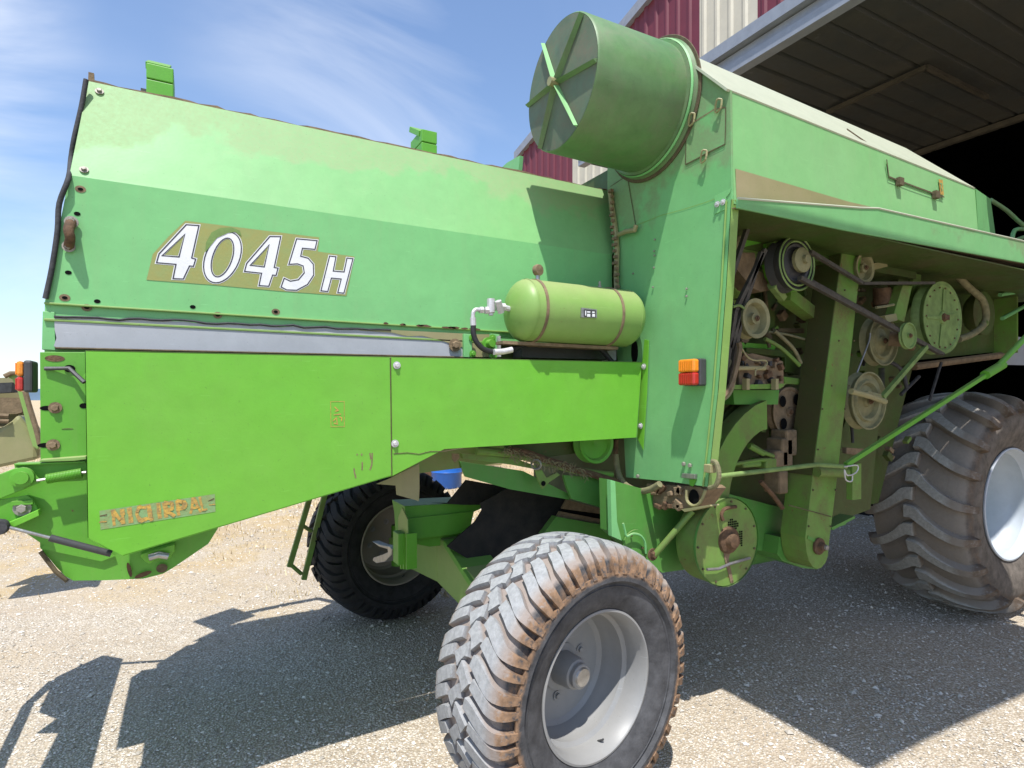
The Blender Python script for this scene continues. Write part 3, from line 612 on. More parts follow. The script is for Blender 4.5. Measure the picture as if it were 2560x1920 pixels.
# stickers
def ribbon(name, path, w, d, mat, parent, nrm, closed=True):
    nrm = Vector(nrm); m = MB(); n = len(path); idx = range(n if closed else n - 1)
    vs = []; 
    for i, p in enumerate(path):
        a = path[(i - 1) % n] if (closed or i > 0) else p; b = path[(i + 1) % n] if (closed or i < n - 1) else p
        t1 = (p - a); t2 = (b - p); t1 = t1.normalized() if t1.length > 1e-9 else t2.normalized(); t2 = t2.normalized() if t2.length > 1e-9 else t1
        n1 = t1.cross(nrm); n2 = t2.cross(nrm); bis = (n1 + n2).normalized(); k = 1 / max(.5, bis.dot(n1))
        vs += [p + bis * w * k * .5 + nrm * d, p - bis * w * k * .5 + nrm * d]
    fs = [(2 * i, 2 * i + 1, 2 * ((i + 1) % n) + 1, 2 * ((i + 1) % n)) for i in idx]
    return m.add(vs, fs).build(name, mat, parent)
def offs(path, w, nrm):
    out = []; n = len(path); nrm = Vector(nrm)
    area = sum((path[i] - path[0]).cross(path[(i + 1) % n] - path[0]).dot(nrm) for i in range(n)); sg = 1 if area > 0 else -1
    for i, p in enumerate(path):
        t1 = (p - path[i - 1]).normalized(); t2 = (path[(i + 1) % n] - p).normalized()
        n1 = t1.cross(nrm) * sg; n2 = t2.cross(nrm) * sg; bis = (n1 + n2).normalized(); out.append(p + bis * w / max(.5, bis.dot(n1)))
    return out
def filled(name, loops, d, mat, parent, nrm):
    tris = tessellate_polygon(loops); vs = [Vector(p) + Vector(nrm) * d for l in loops for p in l]
    return MB().add(vs, [tuple(t) for t in tris]).build(name, mat, parent)
NY = (0, -1, 0)
dec = filled('model_decal', [PY(c1, [(1025, 1000), (1765, 1092), (1757, 1170), (1960, 1198), (1915, 1415), (1560, 1390), (1180, 1355), (810, 1327), (845, 1185), (930, 1090)], YH)], .0015, 'khaki', side, NY)
def ell(cx, cy, rx, ry, k, n=32): return [(cx + rx * math.cos(a) - k * ry * math.sin(a), cy + ry * math.sin(a)) for a in [2 * math.pi * i / n for i in range(n)]]
glyphs = [
 ([(1030, 1022), (1100, 1027), (1060, 1206), (1082, 1212), (1070, 1252), (1048, 1250), (1014, 1322), (957, 1320), (973, 1241), (866, 1232), (880, 1183)], [(1022, 1075), (990, 1200), (897, 1193)]),
 (ell(1230, 1203, 98, 140, .26), ell(1230, 1203, 56, 107, .26)),
 ([(1492, 1087), (1552, 1088), (1516, 1258), (1537, 1262), (1526, 1302), (1507, 1300), (1486, 1362), (1432, 1358), (1446, 1290), (1352, 1280), (1364, 1236)], [(1488, 1133), (1461, 1255), (1384, 1246)]),
 ([(1640, 1100), (1753, 1110), (1741, 1158), (1672, 1152), (1662, 1196), (1703, 1207), (1732, 1240), (1734, 1300), (1700, 1352), (1640, 1384), (1585, 1382), (1554, 1366), (1571, 1318), (1605, 1334), (1650, 1326), (1682, 1288), (1676, 1250), (1645, 1238), (1597, 1241)], None),
 ([(1822, 1195), (1857, 1199), (1842, 1278), (1902, 1283), (1918, 1206), (1951, 1210), (1901, 1400), (1867, 1397), (1886, 1322), (1832, 1317), (1812, 1391), (1774, 1387)], None)]
for o_, h_ in glyphs:
    O = PY(c1, o_, YH); loops = [offs(O, .0055, NY)]
    if h_: Hh = PY(c1, h_, YH); loops.append(offs(Hh, -.0042, NY))
    g = filled('decal_character', loops, .0022, 'white', side, NY)
    g.parent = dec; 
    ribbon('character_outline', O, .0048, .003, 'ink', dec, NY)
    if h_: ribbon('character_outline', Hh, .0048, .003, 'ink', dec, NY)
filled('peeled_patch', [PY(c1, [(1135, 1175), (1140, 1120), (1170, 1065), (1220, 1040), (1280, 1037), (1325, 1055), (1335, 1085), (1300, 1062), (1260, 1068), (1200, 1095)], YH)], .0038, 'decalg', dec, NY)
# worn sticker low on the shield
wk = filled('worn_sticker', [PY(c2, [(550, 1055), (1188, 962), (1192, 1060), (556, 1160)], YS)], .001, 'worn', s1, NY)
def st_seg(pts, w=.010, mt='yellow'):
    P_ = [onY(c2(*p), YS) for p in pts]
    Q = [P_[0]]
    for i in range(len(P_) - 1):
        for k in (.33, .66, 1): Q.append(P_[i].lerp(P_[i + 1], k) + Vector((rnd.uniform(-1, 1) * .0012, 0, rnd.uniform(-1, 1) * .0012)))
    m_ = MB()
    for i in range(len(Q) - 1):
        t_ = (Q[i + 1] - Q[i]).normalized(); n_ = t_.cross(Vector(NY)) * w * rnd.uniform(.30, .52); a_, b_ = Q[i] - t_ * .002, Q[i + 1] + t_ * .002; dd = Vector((0, -.0016 - .0004 * (i % 5) - rnd.random() * .0003, 0))
        m_.add([a_ + n_ + dd, a_ - n_ + dd, b_ - n_ + dd, b_ + n_ + dd], [(0, 1, 2, 3)])
    m_.build('worn_letter', mt, wk)
def bx(x, w=44):   # baseline follows the sticker
    sl_ = -.155
    return lambda u, v: (x + u * w + (1 - v) * 14, 1130 + (x + u * w - 640) * sl_ - (1 - v) * 0 - v * 78)
def letter(x, segs, w=.013, wd=44):
    f = bx(x, wd)
    for s_ in segs: st_seg([f(*p) for p in s_], w)
letter(618, [[(0, 0), (.15, 1), (.8, 0), (.95, 1)]], .014, 62)
letter(702, [[(.2, 0), (.3, 1)]], .016)
letter(748, [[(1, .85), (.4, 1), (0, .5), (.3, 0), (1, .1)]], .016, 56)
letter(820, [[(.0, 1), (.0, 0), (.3, .0)]], .016, 40)
letter(862, [[(.2, 0), (.3, 1)]], .015)
letter(905, [[(0, 0), (.1, 1), (.8, .85), (.7, .5), (.1, .45), (.8, 0)]], .016, 56)
letter(975, [[(0, 0), (.1, 1), (.8, .8), (.7, .5), (.1, .4)]], .017, 54)
letter(1040, [[(0, 0), (.5, 1), (.95, 0)], [(.2, .35), (.8, .35)]], .013, 58)
letter(1105, [[(0, 1), (.05, .1), (.6, .1)]], .009, 44)
st_seg([(552, 1118), (588, 1112)], .005); st_seg([(555, 1084), (590, 1078)], .004, 'rust'); st_seg([(1158, 1022), (1188, 1018)], .004); st_seg([(1155, 1000), (1180, 988)], .004, 'rust')
fr = ribbon('small_sticker', PY(c2, [(1828, 452), (1903, 450), (1904, 590), (1830, 590)], YS), .0022, .0012, 'yellow', s1, NY)
for q in ([(1850, 480), (1870, 500), (1852, 505)], [(1845, 525), (1885, 520)], [(1840, 560), (1860, 540), (1865, 575), (1845, 570)], [(1875, 535), (1890, 540), (1888, 560)]): ribbon('sticker_mark', PY(c2, q, YS), .0045, .0014, 'yellow', fr, NY, False)
for q in ([(1975, 740), (1975, 748)], [(2000, 738), (2000, 750)], [(2045, 735), (2050, 770)], [(2058, 735), (2056, 800), (2045, 830)], [(2003, 785), (2002, 830)], [(1957, 820), (1960, 845), (1968, 875)]): ribbon('rust_run', PY(c2, q, YS), .006, .0012, 'rust2', s1, NY, False)
# ---- tail lamps
def tail_lamp(c, w, h, dpt, nrm, side_, label):
    nrm = Vector(nrm); side_ = Vector(side_); upv = Vector((0, 0, 1)); c = Vector(c)
    def bxx(a0, a1, z0, z1, q0, q1, name, mt, par, bv=.004):
        pts = [c + side_ * a0 + upv * z0 + nrm * q0, c + side_ * a1 + upv * z0 + nrm * q0, c + side_ * a1 + upv * z1 + nrm * q0, c + side_ * a0 + upv * z1 + nrm * q0]
        return MB().prism(pts, nrm * (q1 - q0)).build(name, mt, par, bevel=bv)
    b0 = bxx(-w / 2, w / 2, -h / 2, h / 2, 0, dpt * .55, 'tail_lamp', 'housing', CB, .008); b0['label'] = label
    bxx(-w / 2 + .003, w / 2 - .003, .0, h / 2 - .003, dpt * .55, dpt, 'amber_lens', 'orange', b0, .01)
    bxx(-w / 2 + .003, w / 2 - .003, -h / 2 + .003, -.001, dpt * .55, dpt, 'red_lens', 'red', b0, .01)
    for k in range(7):
        q = -w / 2 + .014 + k * (w - .028) / 6
        for (z0, z1, mt_) in ((.006, h / 2 - .01, 'orange'), (-h / 2 + .01, -.007, 'red')): bxx(q - .003, q + .003, z0, z1, dpt, dpt + .0025, 'lens_rib', mt_, b0, .001)
tail_lamp(onY(D(77, 814), YP + .06) + Vector((.0, 0, 0)), .095, .118, .05, (-1, 0, 0), (0, 1, 0), 'rear corner tail lamp, amber over red')
cl = onX(D(1508, 805), XC - .002); tail_lamp(cl + Vector((-.0, -.0, 0)), .115, .135, .085, (-1, 0, 0), (0, 1, 0), 'tail lamp on the tall end panel, amber over red')
# ---- tall end panel (faces the rear)
cp = PX(D, [(1445, 98), (1578, 195), (1581, 430), (1570, 620), (1552, 850), (1530, 1052), (1442, 1040), (1352, 1031), (1345, 900), (1330, 735), (1326, 549), (1312, 412)], XC)
zt = cp[0].z
cp += [Vector((XC, cp[-1].y, 3.2)), Vector((XC, 3.0, 3.25)), Vector((XC, 3.0, zt))]
colp = plate('end_panel', cp, (.012, 0, 0), 'column', CB, .0015)
edge = [onX(D(*p), XC) for p in [(1578, 195), (1581, 430), (1570, 620), (1552, 850), (1530, 1052)]]
m = MB()
for i in range(4):
    if i == 0: continue
    a_, b_ = edge[i], edge[i + 1]; m.prism([a_, b_, b_ + Vector((.045, -.004, 0)), a_ + Vector((.045, -.004, 0))], (0, .006, 0))
m.build('panel_edge_flange', 'olive', colp, bevel=.001)
m = MB(); m.tube([e_ + Vector((-.006, .028, 0)) for e_ in edge[1:]], .005, 6); m.build('panel_edge_bead', 'olive', colp)
NX = (-1, 0, 0)
def xline(name, cv, pts, w, mt, par, d=.002, closed=False): return ribbon(name, PX(cv, pts, XC), w, d, mt, par, NX, closed)
hat = filled('access_hatch', [PX(c4, [(1432, 868), (1700, 745), (1695, 995), (1428, 1135)], XC)], .004, 'column', colp, NX)
xline('hatch_gap', c4, [(1432, 868), (1500, 835), (1620, 760), (1700, 742)], .006, 'rust2', hat, .005)
xline('hatch_gap', c4, [(1432, 868), (1428, 1000), (1425, 1138), (1500, 1100), (1600, 1045), (1698, 998), (1702, 860), (1702, 745)], .005, 'brown', hat, .005)
for p in ((1470, 830), (1655, 735), (1553, 1085)):
    q = onX(c4(*p), XC - .01); MB().tube([q + Vector((-.006, -.02, .022)), q + Vector((-.018, 0, .026)), q + Vector((-.006, .02, -.022)), q + Vector((-.012, -.018, -.02)), q + Vector((-.006, -.02, .022))], .005, 6, smooth=3).build('hatch_catch', 'dusttri', hat)
xline('sheet_seam', c4, [(1090, 1555), (1250, 1490), (1400, 1450), (1560, 1400), (1690, 1350)], .003, 'olive', colp)
br = plate('corner_bracket', PX(c4, [(1620, 1355), (1735, 1300), (1728, 1330), (1700, 1365), (1700, 1445), (1620, 1482)], XC - .004), (.003, 0, 0), 'faded', colp, .001)
for p in ((1640, 1412), (1680, 1398)): bolt(onX(c4(*p), XC - .006), NX, .009, br, 'alu')
for p in ((2040, 135), (2036, 215), (2038, 245), (2034, 330), (2028, 465), (1890, 370), (1925, 610)): bolt(onX(c3(*p), XC - .002), NX, .0055, colp, 'zinc', False)
for p in ((1484, 624), (1484, 640)): bolt(onX(D(*p), XC - .002), NX, .006, colp, 'zinc', False)
for p in ((585, 580), (628, 590), (268, 665)): bolt(onX(c6(*p), XC - .002), NX, .011, colp, 'zinc', False)
lat = plate('latch', PX(c6, [(565, 645), (655, 652), (655, 685), (562, 675)], XC - .02), (.018, 0, 0), 'steel', colp, .002)
plate('latch_tab', PX(c6, [(615, 688), (660, 685), (660, 700), (640, 735), (620, 728)], XC - .008), (.006, 0, 0), 'mid', lat)
hole(onX(D(1371, 760), XC), NX, .03, .07, colp)
# small hatch on the left upper part
h2 = filled('side_hatch', [PX(c4, [(905, 1290), (1020, 1215), (1078, 1555), (960, 1625), (930, 1590)], XC)], .003, 'column', colp, NX)
xline('hatch_gap', c4, [(905, 1290), (1020, 1215), (1050, 1390), (1078, 1555)], .004, 'brown', h2, .004)
MB().tube(PX(c4, [(960, 1622), (1010, 1600), (1070, 1590), (1080, 1555)], XC - .03), .014, 8).build('hatch_hook', 'dusttri', h2)
MB().tube(PX(D, [(1318, 412), (1322, 450), (1330, 500), (1333, 540), (1331, 600), (1333, 640), (1335, 700)], XC - .02), .016, 6).build('hinge_strip', 'dusttri', colp)
for i in range(17):
    q = onX(D(1320 + 12 * i / 16, 412 + i * 13), XC - .04); MB().box(q + Vector((0, rnd.uniform(-.01, .01), 0)), (.01, rnd.uniform(.006, .016), .008)).build('hinge_knuckle', 'rust2', colp)
# ---- dust screen drum
dc = onX(S(1628, 280), XC); DR = .328; dlen = .60
dr = MB().lathe([(DR + .03, 0), (DR + .03, -.015), (DR + .015, -.03), (DR + .015, -.055), (DR, -.06), (DR - .005, -dlen + .01), (DR - .012, -dlen), (DR - .02, -dlen + .004)], dc, (1, 0, 0), 72).build('dust_screen_drum', 'drum', CB, smooth=35)
MB().lathe([(DR + .045, -.002), (DR + .048, -.008), (DR + .045, -.012), (DR + .03, -.012)], dc, (1, 0, 0), 72).build('drum_flange', 'brown', dr, smooth=40)
MB().lathe([(DR + .018, -.03), (DR + .024, -.04), (DR + .018, -.05)], dc, (1, 0, 0), 72).build('drum_bead', 'faded', dr, smooth=60)
cap = MB(); cc = dc + Vector((-dlen, 0, 0))
# shallow pyramid cap with radial ridges
vs = [cc + Vector((-.02, 0, 0))]; fs = []; nsp = 48
for k in range(nsp):
    a = 2 * math.pi * k / nsp; vs.append(cc + Vector((.0, math.cos(a) * (DR - .014), math.sin(a) * (DR - .014))))
for k in range(nsp): fs.append((0, 1 + k, 1 + (k + 1) % nsp))
capo = cap.add(vs, fs).build('drum_cover', 'drumcap', dr)
ends = [(700, 118), (835, 395), (660, 850), (430, 990), (340, 725), (450, 325)]
ec = cc + Vector((-.03, 0, 0))
for i, p in enumerate(ends):
    q = onX(c4(*p), cc.x - .006); dv = q - cc; dv.x = 0; dv = dv.normalized() * (DR - .012); q = cc + Vector((-.004, 0, 0)) + dv
    tn = Vector((0, -dv.z, dv.y)).normalized() * (.011 if i not in (2, 5) else .006)
    m = MB(); hgt = Vector((-.030, 0, 0)); a0 = cc + dv * .07 + Vector((-.018, 0, 0)); midp = a0.lerp(q, .5)
    m.add([a0 - tn, a0 + tn, a0 + hgt, q - tn, q + tn, q + hgt * .7], [(0, 3, 5, 2), (1, 2, 5, 4), (0, 1, 4, 3), (0, 2, 1), (3, 4, 5)])
    m.build('cover_vane', 'drum' if i not in (2, 5) else 'faded', capo)
MB().tube([cc + Vector((-.02, 0, 0)), cc + Vector((-.065, 0, 0))], .022, 12).tube([cc + Vector((-.05, -.02, 0)), cc + Vector((-.05, .03, .012))], .008, 8).build('hub_nut', 'dusttri', capo)
# ---- grain tank
X1 = 4.52; yS0, yS1 = 1.80, 1.95
tk = MB().prism([(XC + .012, 1.95, 3.20), (X1, 1.95, 3.13), (X1 + .02, 1.935, 2.72), (XC + .012, 1.935, 2.665)], (0, .012, 0)).build('tank_side', 'tankside', CB)
ftip = onY(D(2105, 408), 1.95); rdg = onY(D(1957, 320), 2.35)
lidv = [Vector((XC - .02, 1.945, 3.205)), Vector((ftip.x, 1.945, ftip.z + .004)), onY(D(1957, 320), 2.38), Vector((XC - .02, 2.35, 3.63))]
lid = MB().prism(lidv, (0, .008, -.008)).build('tank_lid', 'lid', CB)
xr = lidv[2].x
MB().prism([(XC - .02, 2.36, 3.625), (xr, 2.39, lidv[2].z - .004), (xr, 3.05, lidv[2].z - .004), (XC - .02, 3.05, 3.625)], (0, 0, -.01)).build('tank_top', 'faded', CB)
fe = onY(D(2140, 430), 2.2); fb = onY(D(2150, 505), 2.2)
MB().prism([Vector((ftip.x, 1.95, ftip.z)), lidv[2], Vector((fe.x, 2.5, fe.z)), fe], (0, .01, -.01)).build('tank_hip', 'barntrim', CB)
MB().prism([Vector((ftip.x + .004, 1.945, ftip.z)), fe, fb, Vector((X1 + .02, 1.935, 2.72))], (.01, .01, 0)).build('tank_front_face', 'faded', CB)
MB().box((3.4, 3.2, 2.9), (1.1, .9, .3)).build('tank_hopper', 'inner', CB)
MB().prism(PX(c4, [(115, 1188), (190, 1122), (275, 1075), (262, 1225)], XC + .5), (.04, 0, 0)).build('far_tank_wing', 'faded', CB)
plate('dust_covered_wedge', [p + Vector((0, -.004, 0)) for p in [onY(D(*q), 1.938) for q in [(1588, 365), (1835, 437), (1880, 447), (1700, 442), (1590, 428)]]], (0, .003, 0), 'dusttri', tk)
th = plate('tank_flap', [onY(c5(*q), 1.938) for q in [(1268, 0), (1280, 115), (1660, 255), (1655, 130)]], (0, .004, 0), 'tankside', tk)
ribbon('flap_gap', [onY(c5(*q), 1.934) for q in [(1262, -5), (1272, 60), (1280, 115), (1450, 180), (1662, 257)]], .008, 0, 'brown', th, NY, False)
for q in ((1355, 150), (1605, 240)): MB().box(onY(c5(*q), 1.928), (.022, .012, .022)).build('flap_hinge', 'brown', th)
wl = filled('warning_label', [[onY(c5(*q), 1.932) for q in [(1622, 132), (1650, 138), (1658, 245), (1634, 236)]]], 0, 'yellow', th, NY)
ribbon('label_mark', [onY(c5(*q), 1.930) for q in [(1630, 160), (1645, 166), (1640, 190), (1648, 215)]], .008, 0, 'worn', wl, NY, False)
ribbon('lid_gap', [onY(r4(*q), 2.0) for q in [(720, 1070), (1040, 1290)]], .01, 0.0, 'brown', lid, NY, False)
# ---- canopy over the engine bay
YC_ = 1.905
cl_ = [onY(D(1571, 444), YC_), onY(D(1833, 499), YC_), onY(D(2212, 568), YC_), onY(D(2420, 606), YC_), onY(D(2420, 556), YC_), onY(D(2212, 522), YC_), onY(D(1896, 451), YC_), onY(D(1856, 450), YC_), onY(D(1577, 426), YC_)]
for p_ in cl_: p_.x = max(p_.x, XC + .004)
can = MB().prism(cl_, (0, .012, 0)).build('canopy_fascia', 'column', CB, bevel=.002)
tp = [cl_[-1], cl_[-2], cl_[-3], cl_[-4], cl_[-5]]
MB().tube([p + Vector((0, 0, .003)) for p in tp], .006, 6).build('fascia_top_bead', 'lid', can)
x9 = cl_[3].x
MB().prism([(XC + .02, 1.92, 2.64), (x9, 1.92, 2.66), (x9, 2.75, 2.66), (XC + .02, 2.75, 2.64)], (0, 0, .008)).build('canopy_soffit', 'inner', CB)
m = MB()
for q in (0, 1, 2): 
    a_, b_ = cl_[q], cl_[q + 1]; m.prism([a_ + Vector((0, .02, .004)), b_ + Vector((0, .02, .004)), b_ + Vector((0, .16, .03)), a_ + Vector((0, .16, .03))], (0, 0, .004))
m.build('soffit_lip', 'rust2', CB)
# ---- engine bay
YB = 2.62
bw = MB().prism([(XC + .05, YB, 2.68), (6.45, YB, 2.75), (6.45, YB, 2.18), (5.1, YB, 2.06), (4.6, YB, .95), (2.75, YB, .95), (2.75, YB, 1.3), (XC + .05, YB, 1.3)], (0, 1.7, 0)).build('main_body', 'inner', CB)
e0 = onY(D(2160, 588), YB - .01); MB().box((6.42, YB - .08, 2.46), (.012, .09, .30)).build('bay_end_flange', 'dirty', CB)
MB().tube([onY(c5(1450, 1428), YB - .05), onY(c5(2065, 1348), YB - .05)], .03, 8).build('hopper_edge', 'rust2', CB)
lb = MB().prism([onY(c6(*p), 2.50) for p in [(72, 690), (320, 760), (720, 800), (900, 790), (1240, 880), (1720, 900), (1700, 1000), (1590, 1035), (1250, 1190), (1050, 1175), (700, 1290), (560, 1315), (430, 1332), (250, 1200), (82, 1050)]], (0, .10, 0)).build('lower_body', 'deep', CB)
# flanges on the lower body
MB().prism([onY(c6(*p), 2.47) for p in [(72, 690), (105, 700), (118, 980), (150, 1110), (82, 1080)]], (0, .03, 0)).build('body_post', 'faded', lb)
MB().tube([onY(c6(*p), 2.46) for p in [(160, 990), (175, 1050), (185, 1080), (230, 1062), (280, 1075), (310, 1120), (318, 1200)]], .006, 6, smooth=4).build('cover_rim', 'faded', lb)
MB().lathe([(0, .0), (.085, 0), (.085, .01), (0, .01)], onY(c6(240, 1140), 2.495), NY, 28).build('round_cover', 'deep', lb)
for p in ((215, 1075), (292, 1160)): bolt(onY(c6(*p), 2.48), NY, .006, lb, 'rust', False)
MB().tube([onY(c6(640, 905), 2.28), onY(c6(375, 1212), 2.42)], .017, 10).build('stay_rod', 'dirty', CB, smooth=50)
bolt(onY(c6(362, 1205), 2.43), NY, .02, lb, 'rust')
# horizontal auger tube bottom
a_ = onY(c6(1060, 1065), 2.75); MB().lathe([(0, -.7), (.16, -.7), (.16, .32), (0, .32)], onY(c6(1200, 1080), 2.75), (1, 0, 0), 30).build('cross_auger_trough', 'deep', CB, smooth=40)
# elevator
YE = 2.22
ef = [onY(c5(965, 560), YE), onY(c5(1100, 560), YE)] + [onY(c6(*p), YE) for p in [(1640, 680), (1580, 1165), (1578, 1215), (1560, 1265), (1530, 1300), (1500, 1308), (1470, 1290), (1445, 1250), (1430, 1190), (1420, 1090), (1470, 680)]]
el = MB().prism(ef, (0, .17, 0)).build('clean_grain_elevator', 'dirty', CB, bevel=.003)
MB().prism([onY(c6(*p), YE + .172) for p in [(1240, 1085), (1420, 1085), (1500, 1308), (1400, 1300), (1260, 1250), (1225, 1205)]], (0, .22, 0)).build('elevator_boot', 'deep', el)
MB().prism([onY(c6(*p), YE - .004) for p in [(1440, 1075), (1585, 1155), (1580, 1175), (1436, 1098)]], (0, .002, 0)).build('boot_seam', 'deep', el)
q = onY(c6(1508, 1148), YE - .002)
MB().lathe([(0, .0), (.05, 0), (.05, .012), (.03, .016), (.022, .04), (0, .04)], q, NY, 24).build('shaft_flange', 'rust', el, smooth=40); bolt(q + Vector((.01, -.035, -.0)), NY, .016, el, 'zinc', False)
MB().prism([onY(c6(*p), YE - .006) for p in [(1305, 862), (1600, 942), (1600, 948), (1305, 868)]], (0, .004, 0)).build('sheet_joint', 'brown', el)
for (u, v, cv) in ((985, 640, c5), (1080, 640, c5), (970, 900, c5), (1065, 900, c5), (930, 1250, c5), (1035, 1250, c5), (880, 1560, c5), (1000, 1560, c5), (1535, 200, c6), (1690, 200, c6), (1505, 480, c6), (1665, 480, c6), (1470, 760, c6), (1625, 760, c6), (1440, 1010, c6), (1590, 1010, c6)):
    bolt(onY(cv(u, v), YE - .001), NY, .0055, el, 'brown', False, 'flange_bolt')
MB().prism([p + Vector((-.004, .004, 0)) for p in (onY(c5(965, 560), YE), onY(c6(1470, 660), YE), onY(c6(1470, 660), YE) + Vector((0, .16, 0)), onY(c5(965, 560), YE) + Vector((0, .16, 0)))], (.003, 0, 0)).build('grimy_rear_face', 'grime', el)
# curved duct and fan
YD = 2.26
duct = [(1155, 140), (1075, 175), (1000, 235), (935, 305), (880, 385), (835, 470), (800, 560), (778, 660), (760, 760), (720, 850), (712, 900), (890, 860), (893, 800), (905, 720), (925, 640), (950, 565), (985, 495), (1020, 440), (1065, 390), (1110, 355), (1157, 340)]
MB().prism([onY(c6(*p), YD) for p in duct], (0, .10, 0)).build('curved_duct', 'dirty', CB, bevel=.002)
fc = onY(c6(880, 1120), YD - .03); FRR = .235
fan = MB().lathe([(0, .0), (FRR, 0), (FRR, .14), (0, .14)], fc, (0, 1, 0), 40).build('fan_housing', 'dirty', CB, smooth=40)
MB().prism([onY(c6(*p), YD - .028) for p in [(735, 1240), (1025, 1200), (1032, 1260), (960, 1370), (890, 1402), (800, 1370), (740, 1300)]], (0, .12, 0)).build('fan_outlet', 'dirty', fan)
MB().lathe([(FRR + .004, -.006), (FRR + .006, .004), (FRR + .002, .012)], fc, (0, 1, 0), 40).build('fan_rim', 'deep', fan, smooth=60)
fs_, vs_ = [], []
for quad in ([(890, 948), (960, 985), (930, 1052), (882, 1030)], [(970, 1030), (985, 1060), (990, 1150), (935, 1130), (938, 1075)]):
    P_ = [onY(c6(*p), fc.y) for p in quad]; cen = sum(P_, Vector()) / len(P_)
    filled('vent_back', [P_], .001, 'dirty', fan, NY)
    mnx, mxx = min(p.x for p in P_), max(p.x for p in P_); mnz, mxz = min(p.z for p in P_), max(p.z for p in P_); m = MB()
    zz = mnz + .008
    while zz < mxz - .004:
        x_ = mnx + .006
        while x_ < mxx - .004:
            # inside test
            ins = False; n_ = len(P_)
            for i in range(n_):
                a1, b1 = P_[i], P_[(i + 1) % n_]
                if (a1.z > zz) != (b1.z > zz) and x_ < (b1.x - a1.x) * (zz - a1.z) / (b1.z - a1.z) + a1.x: ins = not ins
            if ins: m.box((x_, fc.y - .0025, zz), (.005, .0005, .0045))
            x_ += .014
        zz += .0125
    m.build('vent_holes', 'black', fan)
q = onY(c6(885, 1105), fc.y)
MB().lathe([(0, .0), (.075, 0), (.07, .015), (.045, .022), (.035, .05), (.02, .055), (0, .055)], q, NY, 20).build('fan_bearing', 'rust', fan, smooth=40)
MB().prism([onY(c6(*p), fc.y - .004) for p in [(850, 1140), (915, 1150), (890, 1235), (925, 1400), (905, 1405), (862, 1240)]], (0, .003, 0)).build('rust_streak', 'rust2', fan)
m = MB()
for k in range(11):
    a = k * .571 + .3; m.lathe([(0, .006), (.006, .006), (.006, 0)], fc + Vector((math.cos(a) * FRR * .93, -.0, math.sin(a) * FRR * .93)), NY, 8)
m.build('rim_rivets', 'brown', fan)
MB().tube([onY(c6(*p), fc.y - .02) for p in [(740, 1310), (820, 1305), (900, 1270), (1035, 1230)]], .008, 6).build('retaining_rod', 'steel', fan)
MB().tube([onY(c6(*p), fc.y - .02) for p in [(850, 970), (840, 930), (865, 890), (940, 875)]], .010, 6, smooth=4).build('lever', 'rust', fan)
MB().lathe([(0, 0), (.1, 0), (.12, .05), (.12, .2), (0, .2)], onY(c6(640, 1110), YD + .2), (1, 0, 0), 20).build('gearbox', 'deep', CB, smooth=40)
# rusty box under the end panel
rb = MB().prism([onX(c6(*p), XC + .02) for p in [(320, 715), (690, 738), (720, 760), (640, 880), (560, 900), (330, 860)]], (.16, 0, 0)).build('battery_tray', 'rust2', CB, bevel=.004)
hole(onX(c6(650, 815), XC + .018), NX, .035, .045, rb); plate('tray_lip', [onX(c6(*p), XC - .02) for p in [(560, 893), (760, 862), (765, 872), (585, 912)]], (.06, 0, 0), 'dusttri', rb)
MB().tube([onX(c6(*p), XC - .0) for p in [(600, 760), (600, 830), (640, 868), (690, 850), (730, 760)]], .008, 6, smooth=3).build('tray_bracket', 'dusttri', rb)
for i in range(14):
    q = onX(c6(rnd.uniform(340, 560), rnd.uniform(730, 880)), XC + .012); MB().box(q, (.012, rnd.uniform(.01, .03), rnd.uniform(.008, .025)), Matrix.Rotation(rnd.uniform(-.6, .6), 3, 'X')).build('debris_lump', 'rust' if i % 2 else 'rust2', rb, bevel=.005)
MB().tube([onX(d2(*p), XC - .05) for p in [(1412, 170), (1420, 250), (1440, 340), (1480, 400), (1540, 440), (1600, 455), (1680, 440), (1750, 400)]], .018, 10, smooth=4).build('hydraulic_hose', 'hose', CB, smooth=60)
MB().tube([onX(d2(*p), XC - .05) for p in [(1415, 60), (1412, 170)]], .014, 8).build('hose_end', 'rust', CB)
MB().tube([onX(d2(*p), XC - .02) for p in [(2150, 225), (2185, 240), (2205, 330), (2180, 410), (2130, 430)]], .012, 8, smooth=4).build('hose_loop', 'hose', CB)
MB().box(onX(d2(2135, 280), XC - .02), (.02, .022, .02)).build('edge_bracket', 'dusttri', CB, bevel=.003)
# under-shield frames
YU = 2.72
MB().tube([onY(d2(*p), YU) for p in [(340, 145), (640, 170), (900, 240), (1120, 300), (1380, 330)]], .022, 8).build('lower_rail', 'dirty', CB, smooth=50)
MB().tube([onY(d2(*p), YU - .03) for p in [(600, 140), (720, 160), (880, 215), (1000, 250), (1100, 290), (1250, 330), (1430, 390)]], .02, 8, smooth=3).build('cable_bundle', 'rust', CB)
m = MB()
for i in range(260):
    t_ = rnd.random() ** 1.2; u = 560 + 640 * t_; v = 145 + 175 * t_ + rnd.uniform(-28, 34); q = onY(d2(u, v), YU - .045 - rnd.random() * .02)
    dv = Vector((rnd.uniform(-1, 1), rnd.uniform(-.5, .5), rnd.uniform(-1, .5))) * .035; m.tube([q, q + dv * .5 + Vector((0, 0, .006)), q + dv], .0018, 3)
m.build('caught_straw', 'hose', CB)
plate('lower_channel', [onY(d2(*p), YU + .06) for p in [(215, 225), (700, 300), (1060, 480), (1055, 520), (600, 440), (260, 345)]], (0, .02, 0), 'deep', CB)
plate('channel_flange', [onY(d2(*p), YU + .02) for p in [(230, 165), (640, 205), (800, 260), (790, 285), (600, 250), (240, 205)]], (0, .03, 0), 'dirty', CB)
